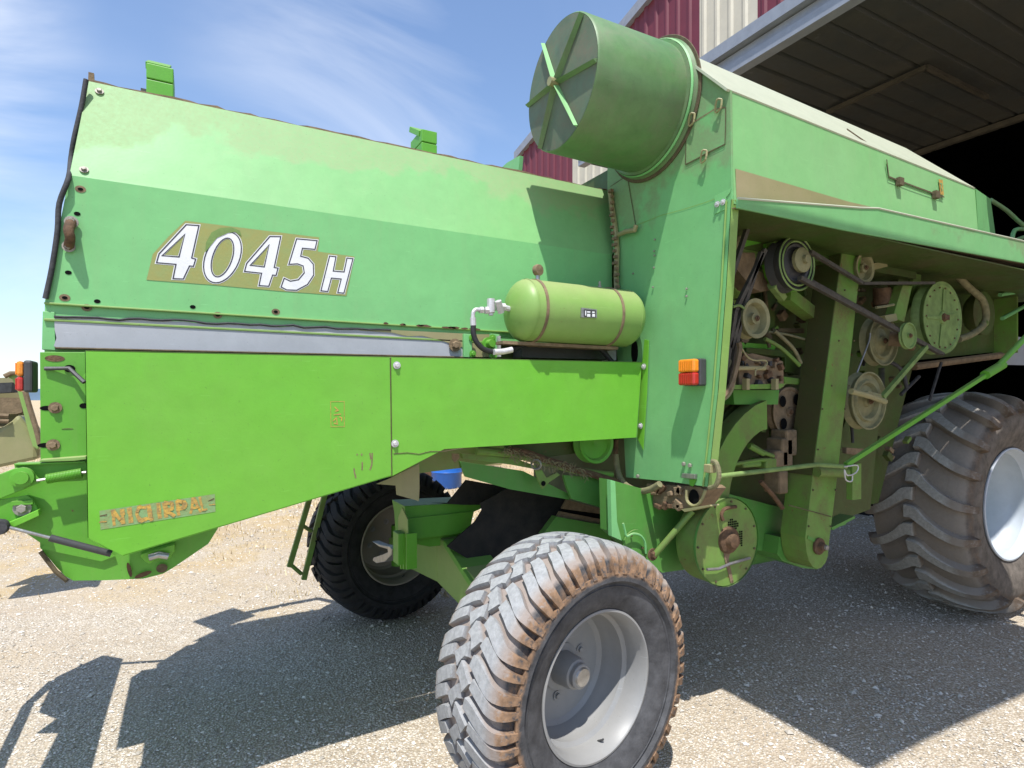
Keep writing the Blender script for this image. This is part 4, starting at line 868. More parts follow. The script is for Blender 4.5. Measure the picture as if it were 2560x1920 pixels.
plate('gusset_plate', [onY(d2(*p), YU + .0) for p in [(1010, 330), (1365, 360), (1365, 600), (1075, 515), (1040, 430)]], (0, .02, 0), 'deep', CB)
hb = plate('hanger_bracket', [onY(d2(*p), YU - .04) for p in [(790, 285), (845, 292), (880, 350), (960, 310), (985, 330), (905, 385), (850, 440), (815, 370)]], (0, .012, 0), 'dirty', CB, .002); hole(onY(d2(855, 395), YU - .042), NY, .014, .014, hb)
MB().lathe([(.025, -.005), (.03, 0), (.025, .005), (.02, 0), (.025, -.005)], onY(d2(800, 250), YU - .06), (.5, .8, 0), 14).build('tow_ring', 'steel', CB, smooth=60)
m = MB(); ctr = onY(d2(1265, 85), 2.70); 
m.lathe([(.0, .03), (.03, .02), (.09, .02), (.10, .0), (.115, -.005), (.118, 0), (.10, .03), (.10, .035), (.118, .06), (.118, .065), (0, .065)], ctr, (0, 1, 0), 40).build('lower_pulley', 'mid', CB, smooth=35)
plate('mudguard_flap', [onY(r1(*p), 2.70) for p in [(800, 365), (920, 315), (1155, 200), (1158, 400), (1152, 508), (1100, 492), (968, 455), (962, 378)]], (0, .006, 0), 'dusttri', CB)
plate('hanging_scrap', [onY(d2(*p), YU - .0) for p in [(155, 165), (205, 168), (212, 200), (175, 235), (155, 205)]], (0, .006, 0), 'rust2', CB)
# sieves seen under the body
plate('sieve_frame', [onY(d2(*p), 3.0) for p in [(1040, 520), (1370, 610), (1375, 640), (1000, 590)]], (0, .02, 0), 'rust2', CB)
plate('sieve_opening', [onY(d2(*p), 3.02) for p in [(1000, 585), (1375, 645), (1372, 690), (985, 615)]], (0, .02, 0), 'black', CB)
plate('sieve_frame', [onY(d2(*p), 3.0) for p in [(985, 610), (1372, 685), (1370, 728), (960, 655)]], (0, .02, 0), 'rust2', CB)
plate('grain_pan_side', [onY(d2(*p), 2.98) for p in [(955, 650), (1370, 725), (1380, 850), (850, 790)]], (0, .05, 0), 'deep', CB)
# rubber curtain
rc = [(120, 555), (262, 365), (590, 425), (1050, 510), (980, 620), (860, 770), (700, 850), (530, 985), (400, 1005), (320, 1000), (115, 880), (190, 790), (380, 600), (380, 560), (340, 530), (240, 545)]
MB().prism([onY(d2(*p), 3.25) for p in [(262, 368), (120, 545), (0, 545)] ] + [onY(d2(*p), 3.25) for p in [(240, 560), (420, 560), (590, 425)]], (0, .01, 0)).build('rubber_curtain_rear', 'mat', CB)
MB().prism([onY(d2(*p), 3.10) for p in [(590, 425), (1050, 512), (980, 620), (860, 770), (700, 850), (530, 985), (400, 1005), (320, 1000), (115, 880), (330, 690), (385, 600), (370, 545), (480, 490)]], (0, .01, 0)).build('rubber_curtain', 'mat', CB)
# ---- hitch box beam along the machine, rear axle
hx0 = 1.05; yb0, yb1 = 3.33, 3.60
hb_ = [onX(r1(*p), hx0) for p in [(980, 640), (1012, 560), (1055, 655), (1062, 812), (980, 800)]]
m = MB().prism(hb_, (.006, 0, 0)).build('beam_end_plate', 'olive', CB, bevel=.002)
kb = [onX(r1(*p), hx0 + .01) for p in [(985, 640), (1015, 560), (1058, 655), (1062, 808), (985, 800)]]
bmf = MB().prism([onY(r1(*p), 3.34) for p in [(1032, 548), (1660, 515), (1680, 565), (1600, 600), (1560, 770), (1062, 835), (1050, 650)]], (0, .25, 0)).build('frame_beam', 'mid', CB, bevel=.003)
plate('beam_fold', [onY(r1(*p), 3.325) for p in [(1052, 652), (1610, 590), (1572, 765), (1065, 830)]], (0, .01, 0), 'mid', bmf, .002)
MB().prism([onY(r1(*p), 3.40) for p in [(1110, 860), (1120, 825), (1500, 770), (1370, 870), (1240, 885)]], (0, .15, 0)).build('lower_beam', 'mid', CB)
# swinging rear axle (runs along Y)
ax_x = 1.42
def axb(name, y0, y1, z0a, z0b, z1a, z1b, mt='dirty', xw=.09):
    return MB().add([(ax_x - xw, y0, z0a), (ax_x + xw, y0, z0a), (ax_x + xw, y0, z0b), (ax_x - xw, y0, z0b), (ax_x - xw, y1, z1a), (ax_x + xw, y1, z1a), (ax_x + xw, y1, z1b), (ax_x - xw, y1, z1b)],
                    [(0, 1, 2, 3), (4, 7, 6, 5), (0, 4, 5, 1), (1, 5, 6, 2), (2, 6, 7, 3), (3, 7, 4, 0)]).build(name, mt, CB, bevel=.004)
axb('rear_axle', 2.42, 3.46, .50, .66, .60, .90, 'olive'); axb('rear_axle', 3.46, 4.5, .60, .90, .50, .66, 'olive')
axb('axle_gusset', 2.75, 3.3, .66, .70, .86, .90, 'mid', .11)
MB().box((3.1, 3.46, 1.0), (.6, .8, .3)).build('fan_chamber', 'inner', CB, bevel=.01)
for yy in (2.52, 2.62): bolt((ax_x - .092, yy, .60), NX, .022, CB, 'rust')
for yy in (2.36, 4.56): MB().lathe([(0, -.16), (.05, -.16), (.05, .16), (0, .16)], (ax_x, yy, .58), (0, 0, 1), 16).build('king_pin', 'mid', CB, smooth=40)
# tow hook bracket
q0 = onX(r1(960, 830), hx0)
thk = plate('tow_hook', [onX(r1(*p), hx0 - .05) for p in [(760, 840), (830, 870), (910, 885), (925, 905), (918, 960), (870, 1010), (800, 1022), (768, 1000), (775, 975), (850, 950), (895, 930), (890, 905), (820, 885)]], (.05, 0, 0), 'steel', CB, .003)
MB().box(onX(r1(1000, 890), hx0 - .01), (.03, .05, .09)).build('hook_mount', 'mid', thk, bevel=.004)
for u in (1040, 1065, 1090): MB().box(onX(r1(u, 920), hx0 + .02), (.03, .008, .10)).build('clamp_plate', 'mid', thk)
# ---- air tank
at0, at1, aty, atz, atr = 1.385, 2.20, 2.60, 2.197, .158
prof = []
for k in range(9): a = math.pi / 2 * k / 8; prof.append((atr * math.sin(a), at0 + .09 * (1 - math.cos(a))))
for k in range(9): a = math.pi / 2 * (1 - k / 8); prof.append((atr * math.sin(a), at1 - .09 * (1 - math.cos(a))))
at = MB().lathe(prof, (0, aty, atz), (1, 0, 0), 64).build('air_tank', 'olive', CB, smooth=60)
def strap(x):
    m = MB(); m.lathe([(atr + .001, x - .009), (atr + .005, x - .007), (atr + .005, x + .007), (atr + .001, x + .009)], (0, aty, atz), (1, 0, 0), 48); m.build('tank_strap', 'rust2', at, smooth=50)
for xw_ in (at0 + .085, at1 - .085): MB().lathe([(atr + .0005, xw_ - .004), (atr + .002, xw_), (atr + .0005, xw_ + .004)], (0, aty, atz), (1, 0, 0), 64).build('weld_seam', 'olive', at, smooth=60)
strap(onY(D(1180, 670), aty - .14).x); strap(onY(D(1343, 680), aty - .14).x)
q = onY(D(1160, 612), aty); q2 = onY(D(1162, 590), aty)
MB().tube([q - Vector((0, 0, .03)), q2], .012, 8).build('gauge_stem', 'steel', at); MB().lathe([(0, -.014), (.028, -.014), (.031, 0), (.028, .014), (0, .016)], q2 + Vector((0, 0, .015)), (.3, -1, 0), 20).build('pressure_gauge', 'rust2', at, smooth=40)
q = onY(c3(1657, 470), aty); MB().lathe([(.012, -.02), (.012, .012), (.007, .014), (.007, .035), (0, .035)], q, (0, 0, 1), 12).build('relief_valve', 'zinc', at)
q = Vector((at1 - .006, aty, atz)); MB().lathe([(.012, 0), (.012, .02), (.02, .02), (.02, .045), (0, .05)], q, (1, 0, 0), 10).build('end_plug', 'steel', at)
pp = [onY(c3(*p), aty - .164) for p in [(1530, 605), (1638, 618), (1638, 676), (1530, 672)]]
npl = MB().prism(pp, (0, .03, 0)).build('name_plate', 'steel', at)
filled('plate_face', [[onY(c3(*p), aty - .166) for p in [(1550, 617), (1632, 624), (1630, 672), (1550, 667)]]], 0, 'housing', npl, NY)
for bxs in ((1570, 1592, 630, 640), (1605, 1622, 632, 642), (1570, 1592, 648, 668), (1605, 1624, 648, 668), (1556, 1564, 626, 660)):
    filled('plate_print', [[onY(c3(*p), aty - .168) for p in [(bxs[0], bxs[2]), (bxs[1], bxs[2] + 1), (bxs[1], bxs[3] + 1), (bxs[0], bxs[3])]]], 0, 'white', npl, NY)
# scuffs on the tank dome
for p, a, b in (((1180, 620), .012, .03), ((1165, 695), .008, .01), ((1148, 725), .006, .007)):
    q = onY(c3(*p), aty - .12); 
# fittings
fx0 = Vector((at0, aty, atz)); f1 = onY(c3(960, 600), aty); f2 = onY(c3(905, 590), aty); f3 = onY(c3(845, 622), aty)
fit = MB().tube([fx0 + Vector((.01, 0, .0)), onY(c3(1000, 605), aty)], .014, 8).tube([onY(c3(1000, 603), aty), onY(c3(940, 600), aty)], .021, 6)
fit.tube([onY(c3(905, 545), aty), onY(c3(905, 640), aty)], .02, 10).tube([onY(c3(905, 640), aty), onY(c3(905, 660), aty)], .012, 8); fit.tube([onY(c3(955, 560), aty - .02), onY(c3(975, 640), aty)], .018, 6)
fit.tube([onY(c3(905, 625), aty), onY(c3(860, 625), aty)], .013, 6).tube([onY(c3(885, 625), aty), onY(c3(862, 625), aty)], .019, 6).tube([onY(c3(850, 622), aty), onY(c3(825, 622), aty)], .017, 6)
fit.tube([onY(c3(p[0], p[1]), aty) for p in [(825, 620), (800, 620), (783, 640), (780, 680)]], .010, 8, smooth=4).tube([onY(c3(780, 675), aty), onY(c3(783, 730), aty)], .015, 10)
fit.build('valve_fittings', 'alu', at, smooth=35)
MB().tube([onY(c3(*p), aty + k) for p, k in [((783, 725), 0), ((785, 790), 0), ((810, 850), 0), ((860, 895), 0), ((930, 912), 0), ((1000, 910), 0), ((1080, 885), .03), ((1200, 840), .06)]], .0135, 10, smooth=5).build('air_hose', 'rubber', at, smooth=60)
MB().tube([onY(c3(*p), aty - .02) for p in [(925, 912), (985, 910), (1050, 897)]], .0155, 10, smooth=3).build('hose_sleeve', 'alu', at, smooth=60)
MB().tube([onY(c3(*p), aty + .05) for p in [(1600, 850), (1650, 880), (1700, 930), (1750, 990)]], .014, 8, smooth=4).build('air_hose', 'rubber', at, smooth=60)
MB().box((1.7, aty + .02, atz - atr - .012), (.36, .04, .008)).build('tank_cradle', 'rust2', at)
# brackets and recess below the tank
plate('recess_back', [onY(D(*p), YG + .06) for p in [(1078, 720), (1335, 735), (1335, 785), (1078, 780)]], (0, .01, 0), 'deep', CB)
plate('bracket_plate', [onY(c3(*p), YH - .01) for p in [(715, 790), (965, 790), (970, 950), (720, 945)]], (0, .02, 0), 'dusttri', CB)
for (a, b) in ((718, 775), (905, 965)): plate('bracket_post', [onY(c3(*p), YH - .03) for p in [(a, 785), (b, 790), (b, 950), (a, 948)]], (0, .02, 0), 'faded', CB, .002)
for p in ((775, 815), (778, 925), (915, 815), (922, 940)): bolt(onY(c3(*p), YH - .035), NY, .011, CB, 'mid')
MB().lathe([(0, .04), (.02, .04), (.022, 0), (.035, 0), (.035, -.02), (0, -.02)], onY(c3(893, 855), YH - .05), NY, 16).build('shaft_end', 'mid', CB, smooth=35)
plate('grey_box_panel', [onY(c3(*p), YH - .05) for p in [(955, 800), (972, 800), (975, 945), (958, 945)]], (0, .1, 0), 'alu', CB)
plate('dark_box_panel', [onY(c3(*p), YH - .1) for p in [(1120, 850), (1700, 850), (1770, 880), (1770, 965), (1120, 950)]], (0, .1, 0), 'housing', CB)
plate('grey_box_panel', [onY(c3(*p), YH - .105) for p in [(1690, 870), (1772, 870), (1772, 970), (1745, 970)]], (0, .1, 0), 'grey', CB)
# ---- pulleys and belts in the bay
def pulley(pt, cv, rv, y, mt, style, name='pulley', width=.06):
    """rv = vertical radius in crop pixels"""
    c = onY(cv(*pt), y); top_ = onY(cv(pt[0], pt[1] - rv), y); Rr = (top_ - c).length
    if style == 'dish': pr = [(0, .0), (.03, 0), (.03, .012), (.25 * Rr, .014), (.30 * Rr, .03), (.72 * Rr, .035), (.80 * Rr, .0), (Rr, -.004), (Rr * 1.0, .004), (Rr * .9, width * .5), (Rr, width - .004), (Rr, width), (0, width)]
    elif style == 'flat': pr = [(0, -.012), (.05 * Rr, -.012), (.16 * Rr, -.008), (.18 * Rr, .004), (.86 * Rr, .004), (.90 * Rr, -.004), (Rr, -.004), (Rr, .002), (Rr * .93, width * .4), (Rr, width * .8), (Rr, width), (0, width)]
    else: pr = [(0, .006), (.20 * Rr, .004), (.22 * Rr, .02), (.55 * Rr, .03), (.62 * Rr, .004), (.7 * Rr, .0), (.74 * Rr, .018), (.92 * Rr, .018), (.95 * Rr, -.002), (Rr, -.002), (Rr, .004), (Rr * .9, width * .5), (Rr, width), (0, width)]
    o = MB().lathe(pr, c, (0, 1, 0), 44).build(name, mt, CB, smooth=30)
    bolt(c + Vector((0, -.008, 0)), NY, max(.009, Rr * .07), o, 'rust', True, 'shaft_nut')
    return o, c, Rr
P1, k1, R1_ = pulley((640, 715), c5, 190, 2.15, 'housing', 'ring', width=.09)
hub1 = MB().lathe([(0, .03), (.022, .03), (.024, .01), (.05, .008), (.07, .0), (.07, -.02)], onY(c5(685, 690), 2.13), NY, 30).build('hub', 'pulley', P1, smooth=30)
for rr_ in (.97, .80): MB().lathe([(R1_ * rr_ - .006, 0), (R1_ * rr_, -.006), (R1_ * rr_ + .006, 0)], k1 - Vector((0, .004, 0)), (0, 1, 0), 44).build('pulley_ring', 'pulleyg', P1, smooth=60)
P2, k2, R2_ = pulley((1113, 745), c5, 105, 2.20, 'pulley', 'dish')
P3, k3, R3_ = pulley((1650, 1090), c5, 250, 2.20, 'pulleyg', 'flat', width=.08)
for k in range(18):
    a = k * .349; MB().lathe([(0, .006), (.006, .006), (.006, 0)], k3 + Vector((math.cos(a) * R3_ * .83, .003, math.sin(a) * R3_ * .83)), NY, 7).build('rivet', 'rust', P3)
for a in (.2, 1.5, 3.2, 4.5):
    d_ = Vector((math.cos(a), 0, math.sin(a))); w_ = Vector((-math.sin(a), 0, math.cos(a))) * .012
    MB().prism([k3 + d_ * .05 - w_, k3 + d_ * R3_ * .8 - w_ * .6, k3 + d_ * R3_ * .8 + w_ * .6, k3 + d_ * .05 + w_], (0, -.004, 0)).build('web_rib', 'pulleyg', P3)
MB().box(k3 + Vector((.0, -.02, 0)), (.03, .012, .018)).build('shaft_key', 'rust', P3, bevel=.003)
P4, k4, R4_ = pulley((1245, 1250), c5, 172, 2.30, 'pulley', 'ring', width=.07)
P5, k5, R5_ = pulley((1418, 1215), c5, 92, 2.12, 'pulleyg', 'flat', width=.02)
P6, k6, R6_ = pulley((360, 1095), c5, 138, 2.12, 'pulley', 'dish', width=.07)
P7, k7, R7_ = pulley((175, 360), r3, 172, 2.20, 'pulley', 'ring', width=.07)
MB().box(k7 + Vector((0, -.03, .03)), (.10, .02, .018), Matrix.Rotation(.15, 3, 'Y')).build('idler_arm', 'dusttri', P7, bevel=.006)
P8, k8, R8_ = pulley((1310, 220), c6, 172, 2.42, 'rust2', 'flat', width=.05)
for a in (.9, 2.4, 4.0, 5.4): hole(k8 + Vector((math.cos(a) * R8_ * .62, -.006, math.sin(a) * R8_ * .62)), NY, .03, .035, P8)
P9, k9, R9_ = pulley((95, 1500), c5, 175, 2.14, 'pulley', 'dish', width=.06)
P10, k10, R10_ = pulley((130, 230), c5, 260, 2.30, 'pulley', 'ring', width=.06)
def belt(a, b, parent, w=.012, off=0, mt='belt'):
    MB().tube([Vector(a), Vector(b)], w * 1.25, 4).build('belt', mt, parent)
def on5(p, y): return onY(c5(*p), y)
belt(on5((735, 635), 2.13), on5((1090, 850), 2.16), CB); belt(on5((755, 640), 2.17), on5((1110, 856), 2.2), CB, .008); belt(on5((1100, 853), 2.17), on5((1590, 850), 2.2), CB, .010)
belt(on5((660, 815), 2.12), on5((1630, 1335), 2.16), CB, .014); belt(on5((690, 810), 2.16), on5((1655, 1342), 2.2), CB, .010)
for (a, b) in (((420, 620), (215, 1040)), ((395, 640), (180, 1300)), ((330, 380), (170, 860)), ((215, 1040), (130, 1560)), ((265, 1030), (160, 1600))): belt(on5(a, 2.14), on5(b, 2.14), CB, .013)
MB().tube([on5(p, 2.10) for p in [(240, 1260), (245, 1330), (190, 1550), (110, 1660), (60, 1690)]], .014, 6, smooth=4).build('belt', 'rust2', CB)
MB().tube([on5(p, 2.12) for p in [(200, 1015), (245, 1005), (280, 1030)]], .007, 6, smooth=3).build('wire_hook', 'pulleyg', CB)
# brackets near first pulley
plate('pulley_bracket', [on5(p, 2.28) for p in [(280, 470), (490, 400), (500, 680), (430, 670), (430, 565), (280, 600)]], (0, .05, 0), 'mid', CB)
plate('bracket_edge', [on5(p, 2.22) for p in [(482, 400), (500, 400), (520, 690), (505, 700)]], (0, .06, 0), 'dirty', CB)
plate('pulley_guard', [on5(p, 2.24) for p in [(450, 715), (515, 695), (545, 800), (600, 870), (680, 900), (560, 915), (520, 880), (470, 800)]], (0, .05, 0), 'bright', CB)
MB().tube([on5((555, 930), 2.3), on5((740, 1070), 2.4)], .055, 4).build('square_strut', 'dirty', CB)
MB().tube([on5((470, 860), 2.24), on5((540, 950), 2.28)], .03, 6).build('square_strut', 'pulleyg', CB)
plate('dust_shelf', [on5(p, 2.3) for p in [(240, 640), (350, 640), (370, 760), (470, 820), (460, 900), (390, 910), (330, 880), (230, 760)]], (0, .1, 0), 'rust2', CB)
MB().tube([on5(p, 2.34) for p in [(200, 620), (300, 640), (350, 660), (300, 700)]], .03, 8, smooth=3).build('hose_fitting', 'dirty', CB)
MB().lathe([(0, 0), (.08, 0), (.1, .05), (.1, .2), (0, .2)], on5((260, 830), 2.4), (0, 1, 0), 20).build('gear_housing', 'dirty', CB, smooth=40)
MB().tube([on5(p, 2.26) for p in [(165, 340), (260, 350), (270, 440), (240, 540), (180, 610)]], .03, 10, smooth=4).build('curved_hose', 'hose', CB, smooth=60)
# hose bundle along the top
MB().tube([on5(p, 2.33) for p in [(700, 520), (850, 560), (1000, 570), (1130, 600), (1270, 650)]], .042, 10, smooth=5).build('wrapped_hose', 'rust2', CB, smooth=60)
MB().tube([on5(p, 2.30) for p in [(1050, 510), (1180, 560), (1300, 640), (1450, 680), (1640, 725), (1720, 770), (1830, 880), (1920, 960), (1950, 1060), (1930, 1140), (1860, 1200), (1760, 1240)]], .025, 10, smooth=5).build('wrapped_hose', 'hose', CB, smooth=60)
for p in ((1290, 640), (1700, 745), (1150, 540), (1935, 1130), (1480, 690)): MB().lathe([(.022, -.012), (.031, -.008), (.031, .008), (.022, .012)], on5(p, 2.30), (1, 0, -.35), 12).build('hose_clip', 'dirty', CB, smooth=40)
MB().tube([on5(p, 2.27) for p in [(1290, 625), (1320, 630), (1340, 610)]], .008, 6).build('hose_clip', 'lid', CB)
# brackets by the tensioner
plate('tensioner_arm', [on5(p, 2.24) for p in [(1375, 865), (1440, 870), (1385, 1120), (1305, 1090)]], (0, .06, 0), 'dirty', CB, .003)
plate('tensioner_arm', [on5(p, 2.20) for p in [(1250, 1075), (1330, 1060), (1340, 1110), (1270, 1125)]], (0, .04, 0), 'dusttri', CB, .003)
plate('upright_web', [on5(p, 2.36) for p in [(1380, 690), (1470, 700), (1420, 900), (1330, 880)]], (0, .05, 0), 'inner', CB)
plate('upright_web', [on5(p, 2.34) for p in [(1470, 700), (1505, 700), (1500, 850), (1440, 1000), (1400, 1060)]], (0, .05, 0), 'dirty', CB)
plate('idler_plate', [on5(p, 2.26) for p in [(1165, 715), (1260, 700), (1270, 735), (1175, 760)]], (0, .05, 0), 'dusttri', CB)
MB().tube([on5((1230, 890), 2.35), on5((1235, 1000), 2.35)], .055, 12).build('oil_filter', 'rust', CB, smooth=40)
MB().tube([on5(p, 2.2) for p in [(1190, 1020), (1230, 1015), (1310, 1000)]], .009, 6).build('wire_hook', 'pulley', CB)
MB().tube([on5((1280, 1235), 2.28), on5((1390, 1240), 2.2)], .05, 12).build('shaft_sleeve', 'rust2', CB, smooth=40)
MB().lathe([(0, 0), (.13, .0), (.17, .04), (.18, .1), (0, .1)], on5((1840, 1070), 2.5), NY, 30).build('bearing_dome', 'inner', CB, smooth=40)
# dust box (alternator shelf)
bb = MB().prism([on5(p, 2.24) for p in [(240, 1340), (340, 1335), (440, 1360), (550, 1390), (555, 1570), (245, 1560)]], (0, .18, 0)).build('battery_box', 'rust2', CB, bevel=.006)
plate('box_shelf', [on5(p, 2.20) for p in [(205, 1555), (570, 1545), (530, 1580), (210, 1585)]], (0, .2, 0), 'dirty', bb)
MB().tube([on5(p, 2.19) for p in [(215, 1440), (330, 1438), (420, 1440)]], .012, 8).build('box_rail', 'dusttri', bb)
MB().tube([on5(p, 2.18) for p in [(260, 1300), (300, 1360), (350, 1385), (420, 1385), (435, 1410), (400, 1440), (360, 1450), (355, 1490)]], .005, 6, smooth=4).build('loose_wire', 'dusttri', bb)
for i in range(22):
    q = on5((rnd.uniform(250, 550), rnd.uniform(1360, 1560)), 2.225); MB().box(q, (rnd.uniform(.006, .025), .014, rnd.uniform(.006, .02)), Matrix.Rotation(rnd.uniform(-.8, .8), 3, 'Y')).build('dusty_component', ('rust', 'rust2', 'seal')[i % 3], bb, bevel=.003)
for u in (290, 490): MB().box(on5((u, 1550), 2.18), (.012, .015, .03)).build('shelf_clamp', 'dusttri', bb)
plate('bay_cross_plate', [on5(p, 2.5) for p in [(250, 1260), (500, 1280), (480, 1330), (250, 1340)]], (0, .05, 0), 'mid', CB)
MB().tube([on5(p, 2.35) for p in [(420, 1235), (520, 1290), (600, 1360), (660, 1420)]], [.012] * 4, 8, smooth=3).build('bent_pipe', 'dirty', CB)
plate('lower_shelf', [on5(p, 2.3) for p in [(200, 1590), (520, 1590), (510, 1690), (210, 1690)]], (0, .2, 0), 'deep', CB)
# gearbox lumps (lower bay)
for (u, v, a, b, mt) in ((1240, 500, .05, .09, 'rust2'), (1200, 540, .06, .05, 'rust2'), (1270, 430, .05, .08, 'rust2'), (1215, 700, .04, .07, 'rust2'), (1130, 570, .05, .03, 'dirty'), (1000, 580, .08, .015, 'dirty')):
    MB().box(onY(c6(u, v), 2.40), (a, .06, b)).build('gear_lump', mt, CB, bevel=.012)
MB().tube([onY(c6(*p), 2.35) for p in [(930, 580), (1100, 555), (1180, 550)]], .012, 8).build('linkage_rod', 'dirty', CB)
MB().tube([onY(c6(*p), 2.35) for p in [(1030, 455), (1130, 510)]], .016, 8).build('linkage_rod', 'dirty', CB)
MB().tube([onY(c6(*p), 2.33) for p in [(1110, 700), (1190, 790), (1262, 885)]], .014, 8).build('linkage_rod', 'rust', CB)
m = MB(); c = onY(c6(1060, 330), 2.5)
MB().tube([onY(c6(*p), 2.44) for p in [(830, 290), (900, 215), (980, 160), (1080, 130)]], .03, 6, smooth=3).build('curved_duct_edge', 'inner', CB)
for (pts_, rr_, mt_, yy_) in (([(570, 90), (585, 240), (580, 420), (610, 560)], .012, 'brown', 2.45), ([(600, 430), (740, 450), (860, 480), (930, 500)], .008, 'hose', 2.4), ([(250, 60), (300, 220), (330, 330), (290, 500)], .014, 'seal', 2.3), ([(650, 420), (800, 560), (870, 690)], .012, 'hose', 2.35), ([(200, 1120), (196, 1340)], .012, 'dirty', 2.3), ([(1330, 780), (1430, 520), (1445, 440)], .006, 'steel', 2.3), ([(1400, 620), (1560, 660), (1700, 740), (1750, 900)], .014, 'seal', 2.4), ([(1250, 1110), (1290, 1220), (1300, 1350)], .010, 'seal', 2.4), ([(460, 1370), (560, 1430), (640, 1460)], .014, 'dirty', 2.36), ([(1700, 950), (1850, 800)], .014, 'seal', 2.5), ([(260, 330), (250, 420), (300, 480)], .01, 'pulleyg', 2.3)):
    MB().tube([onY(d3(*p), yy_) for p in pts_], rr_, 8, smooth=4).build('cable', mt_, CB, smooth=50)
for (pts_, mt_, yy_) in (([(580, 60), (650, 60), (660, 420), (585, 430)], 'inner', 2.52), ([(640, 400), (900, 400), (900, 440), (640, 425)], 'brown', 2.5), ([(730, 800), (880, 820), (880, 870), (740, 860)], 'dirty', 2.4), ([(240, 280), (300, 290), (300, 350), (240, 360)], 'dirty', 2.4), ([(620, 1000), (640, 1330), (700, 1330), (680, 1000)], 'inner', 2.5), ([(420, 560), (850, 590), (880, 700), (860, 790), (740, 760), (740, 640), (420, 600)], 'inner', 2.48), ([(1250, 1390), (1400, 1400), (1380, 1460), (1250, 1440)], 'rust2', 2.3), ([(1500, 60), (1590, 80), (1590, 220), (1500, 220)], 'rust', 2.4)):
    plate('bay_plate', [onY(d3(*p), yy_) for p in pts_], (0, .03, 0), mt_, CB, .003)
plate('yellow_tag', [onY(d3(*p), 2.46) for p in [(1255, 1290), (1295, 1290), (1295, 1365), (1258, 1365)]], (0, .004, 0), 'yellow', CB)
for i in range(110):
    u, v = rnd.uniform(260, 1800), rnd.uniform(20, 1500)
    q = onY(d3(u, v), 2.52); MB().box(q, (rnd.uniform(.01, .04), .02, rnd.uniform(.008, .03)), Matrix.Rotation(rnd.uniform(-1, 1), 3, 'Y')).build('small_bracket', ('brown', 'rust2', 'inner', 'dirty')[i % 4], CB, bevel=.004)
# rods
YRd = 2.02
rodw = MB().tube([onY(c6(780, 670), 2.10), onY(c6(1500, 585), YRd), onY(c6(1700, 600), YRd)], .0125, 10).build('guard_rail', 'pulleyg', CB, smooth=50)
MB().lathe([(0, -.02), (.016, -.018), (.018, 0), (.014, .02), (0, .022)], onY(c6(770, 670), 2.10), (1, 0, 0), 12).build('rail_cap', 'white', rodw, smooth=50)
dg = MB().tube([onY(c6(1700, 585), YRd), onY(D(2140, 803), YRd - .1)], .017, 4).build('diagonal_stay', 'mid', CB)
MB().tube([onY(D(2128, 810), YRd - .1), onY(D(2165, 788), YRd - .1)], .030, 10).build('stay_coupling', 'mid', dg, smooth=50)
MB().tube([onY(D(2150, 797), YRd - .1), onY(D(2300, 640), YRd - .2)], .02, 8).build('upper_stay', 'mid', CB, smooth=50)
MB().tube([onY(c6(1500, 635), YE - .03), onY(c6(1700, 640), YE - .06)], .032, 8).build('cross_tube', 'dirty', CB, smooth=50)
MB().box(onY(c6(1755, 700), YRd + .15), (.045, .02, .11)).build('hanging_plate', 'dirty', CB, bevel=.003)
MB().tube([onY(c6(*p), YRd - .02) for p in [(1690, 600), (1780, 590), (1770, 640), (1710, 660), (1690, 620), (1700, 690), (1740, 700), (1745, 660)]], .004, 6, smooth=3).build('wire_loop', 'alu', CB)
MB().tube([on5((1535, 1290), 2.15), on5((1232, 1640), 2.15)], .019, 4).build('support_stay', 'pulleyg', CB)
MB().tube([onY(D(1838, 845), 2.12), onY(D(1880, 856), 2.12), onY(D(1912, 868), 2.12)], .018, 8).build('idler_lever', 'dusttri', CB)
# dark drivetrain behind the elevator
MB().box((5.75, 3.75, .95), (.15, .85, .13)).build('front_axle', 'inner', CB, bevel=.01)
MB().prism([onY(D(*p), 2.45) for p in [(1830, 900), (1900, 900), (1880, 1100), (1800, 1130), (1790, 1010)]], (0, .1, 0)).build('lower_guard', 'inner', CB)
MB().prism([onY(c6(*p), 2.3) for p in [(1600, 1020), (1760, 940), (1765, 955), (1610, 1038)]], (0, .1, 0)).build('foot_plate', 'deep', CB)
for (u0, v0, u1, v1) in ((1450, 300, 1455, 1000), (1100, 1420, 1130, 1290), (1560, 1660, 1640, 1400)): MB().tube([on5((u0, v0), 2.45), on5((u1, v1), 2.45)], .012, 6).build('control_rod', 'seal', CB)
m = MB()
for k in range(18): m.lathe([(.018, -.003), (.022, 0), (.018, .003)], on5((1228, 1440 + k * 9), 2.35), (0, 0, 1), 10)
m.build('coil_spring', 'seal', CB, smooth=50)
# hand rails at the cab side
YHn = 2.2
rls = [[(2140, 432), (2175, 455), (2212, 488), (2260, 520)], [(2212, 495), (2192, 497), (2188, 520), (2212, 512), (2260, 505)], [(2160, 637), (2212, 628), (2260, 620)], [(2165, 688), (2212, 662), (2260, 635)], [(2205, 592), (2205, 625), (2225, 640)]]
for r_ in rls: MB().tube([onY(D(*p), YHn + .2) for p in r_], .017, 8, smooth=3).build('hand_rail', 'column', CB, smooth=50)
plate('cab_step_panel', [onY(D(*p), 2.9) for p in [(2165, 725), (2300, 735), (2300, 790), (2168, 788)]], (0, .02, 0), 'grey', CB)
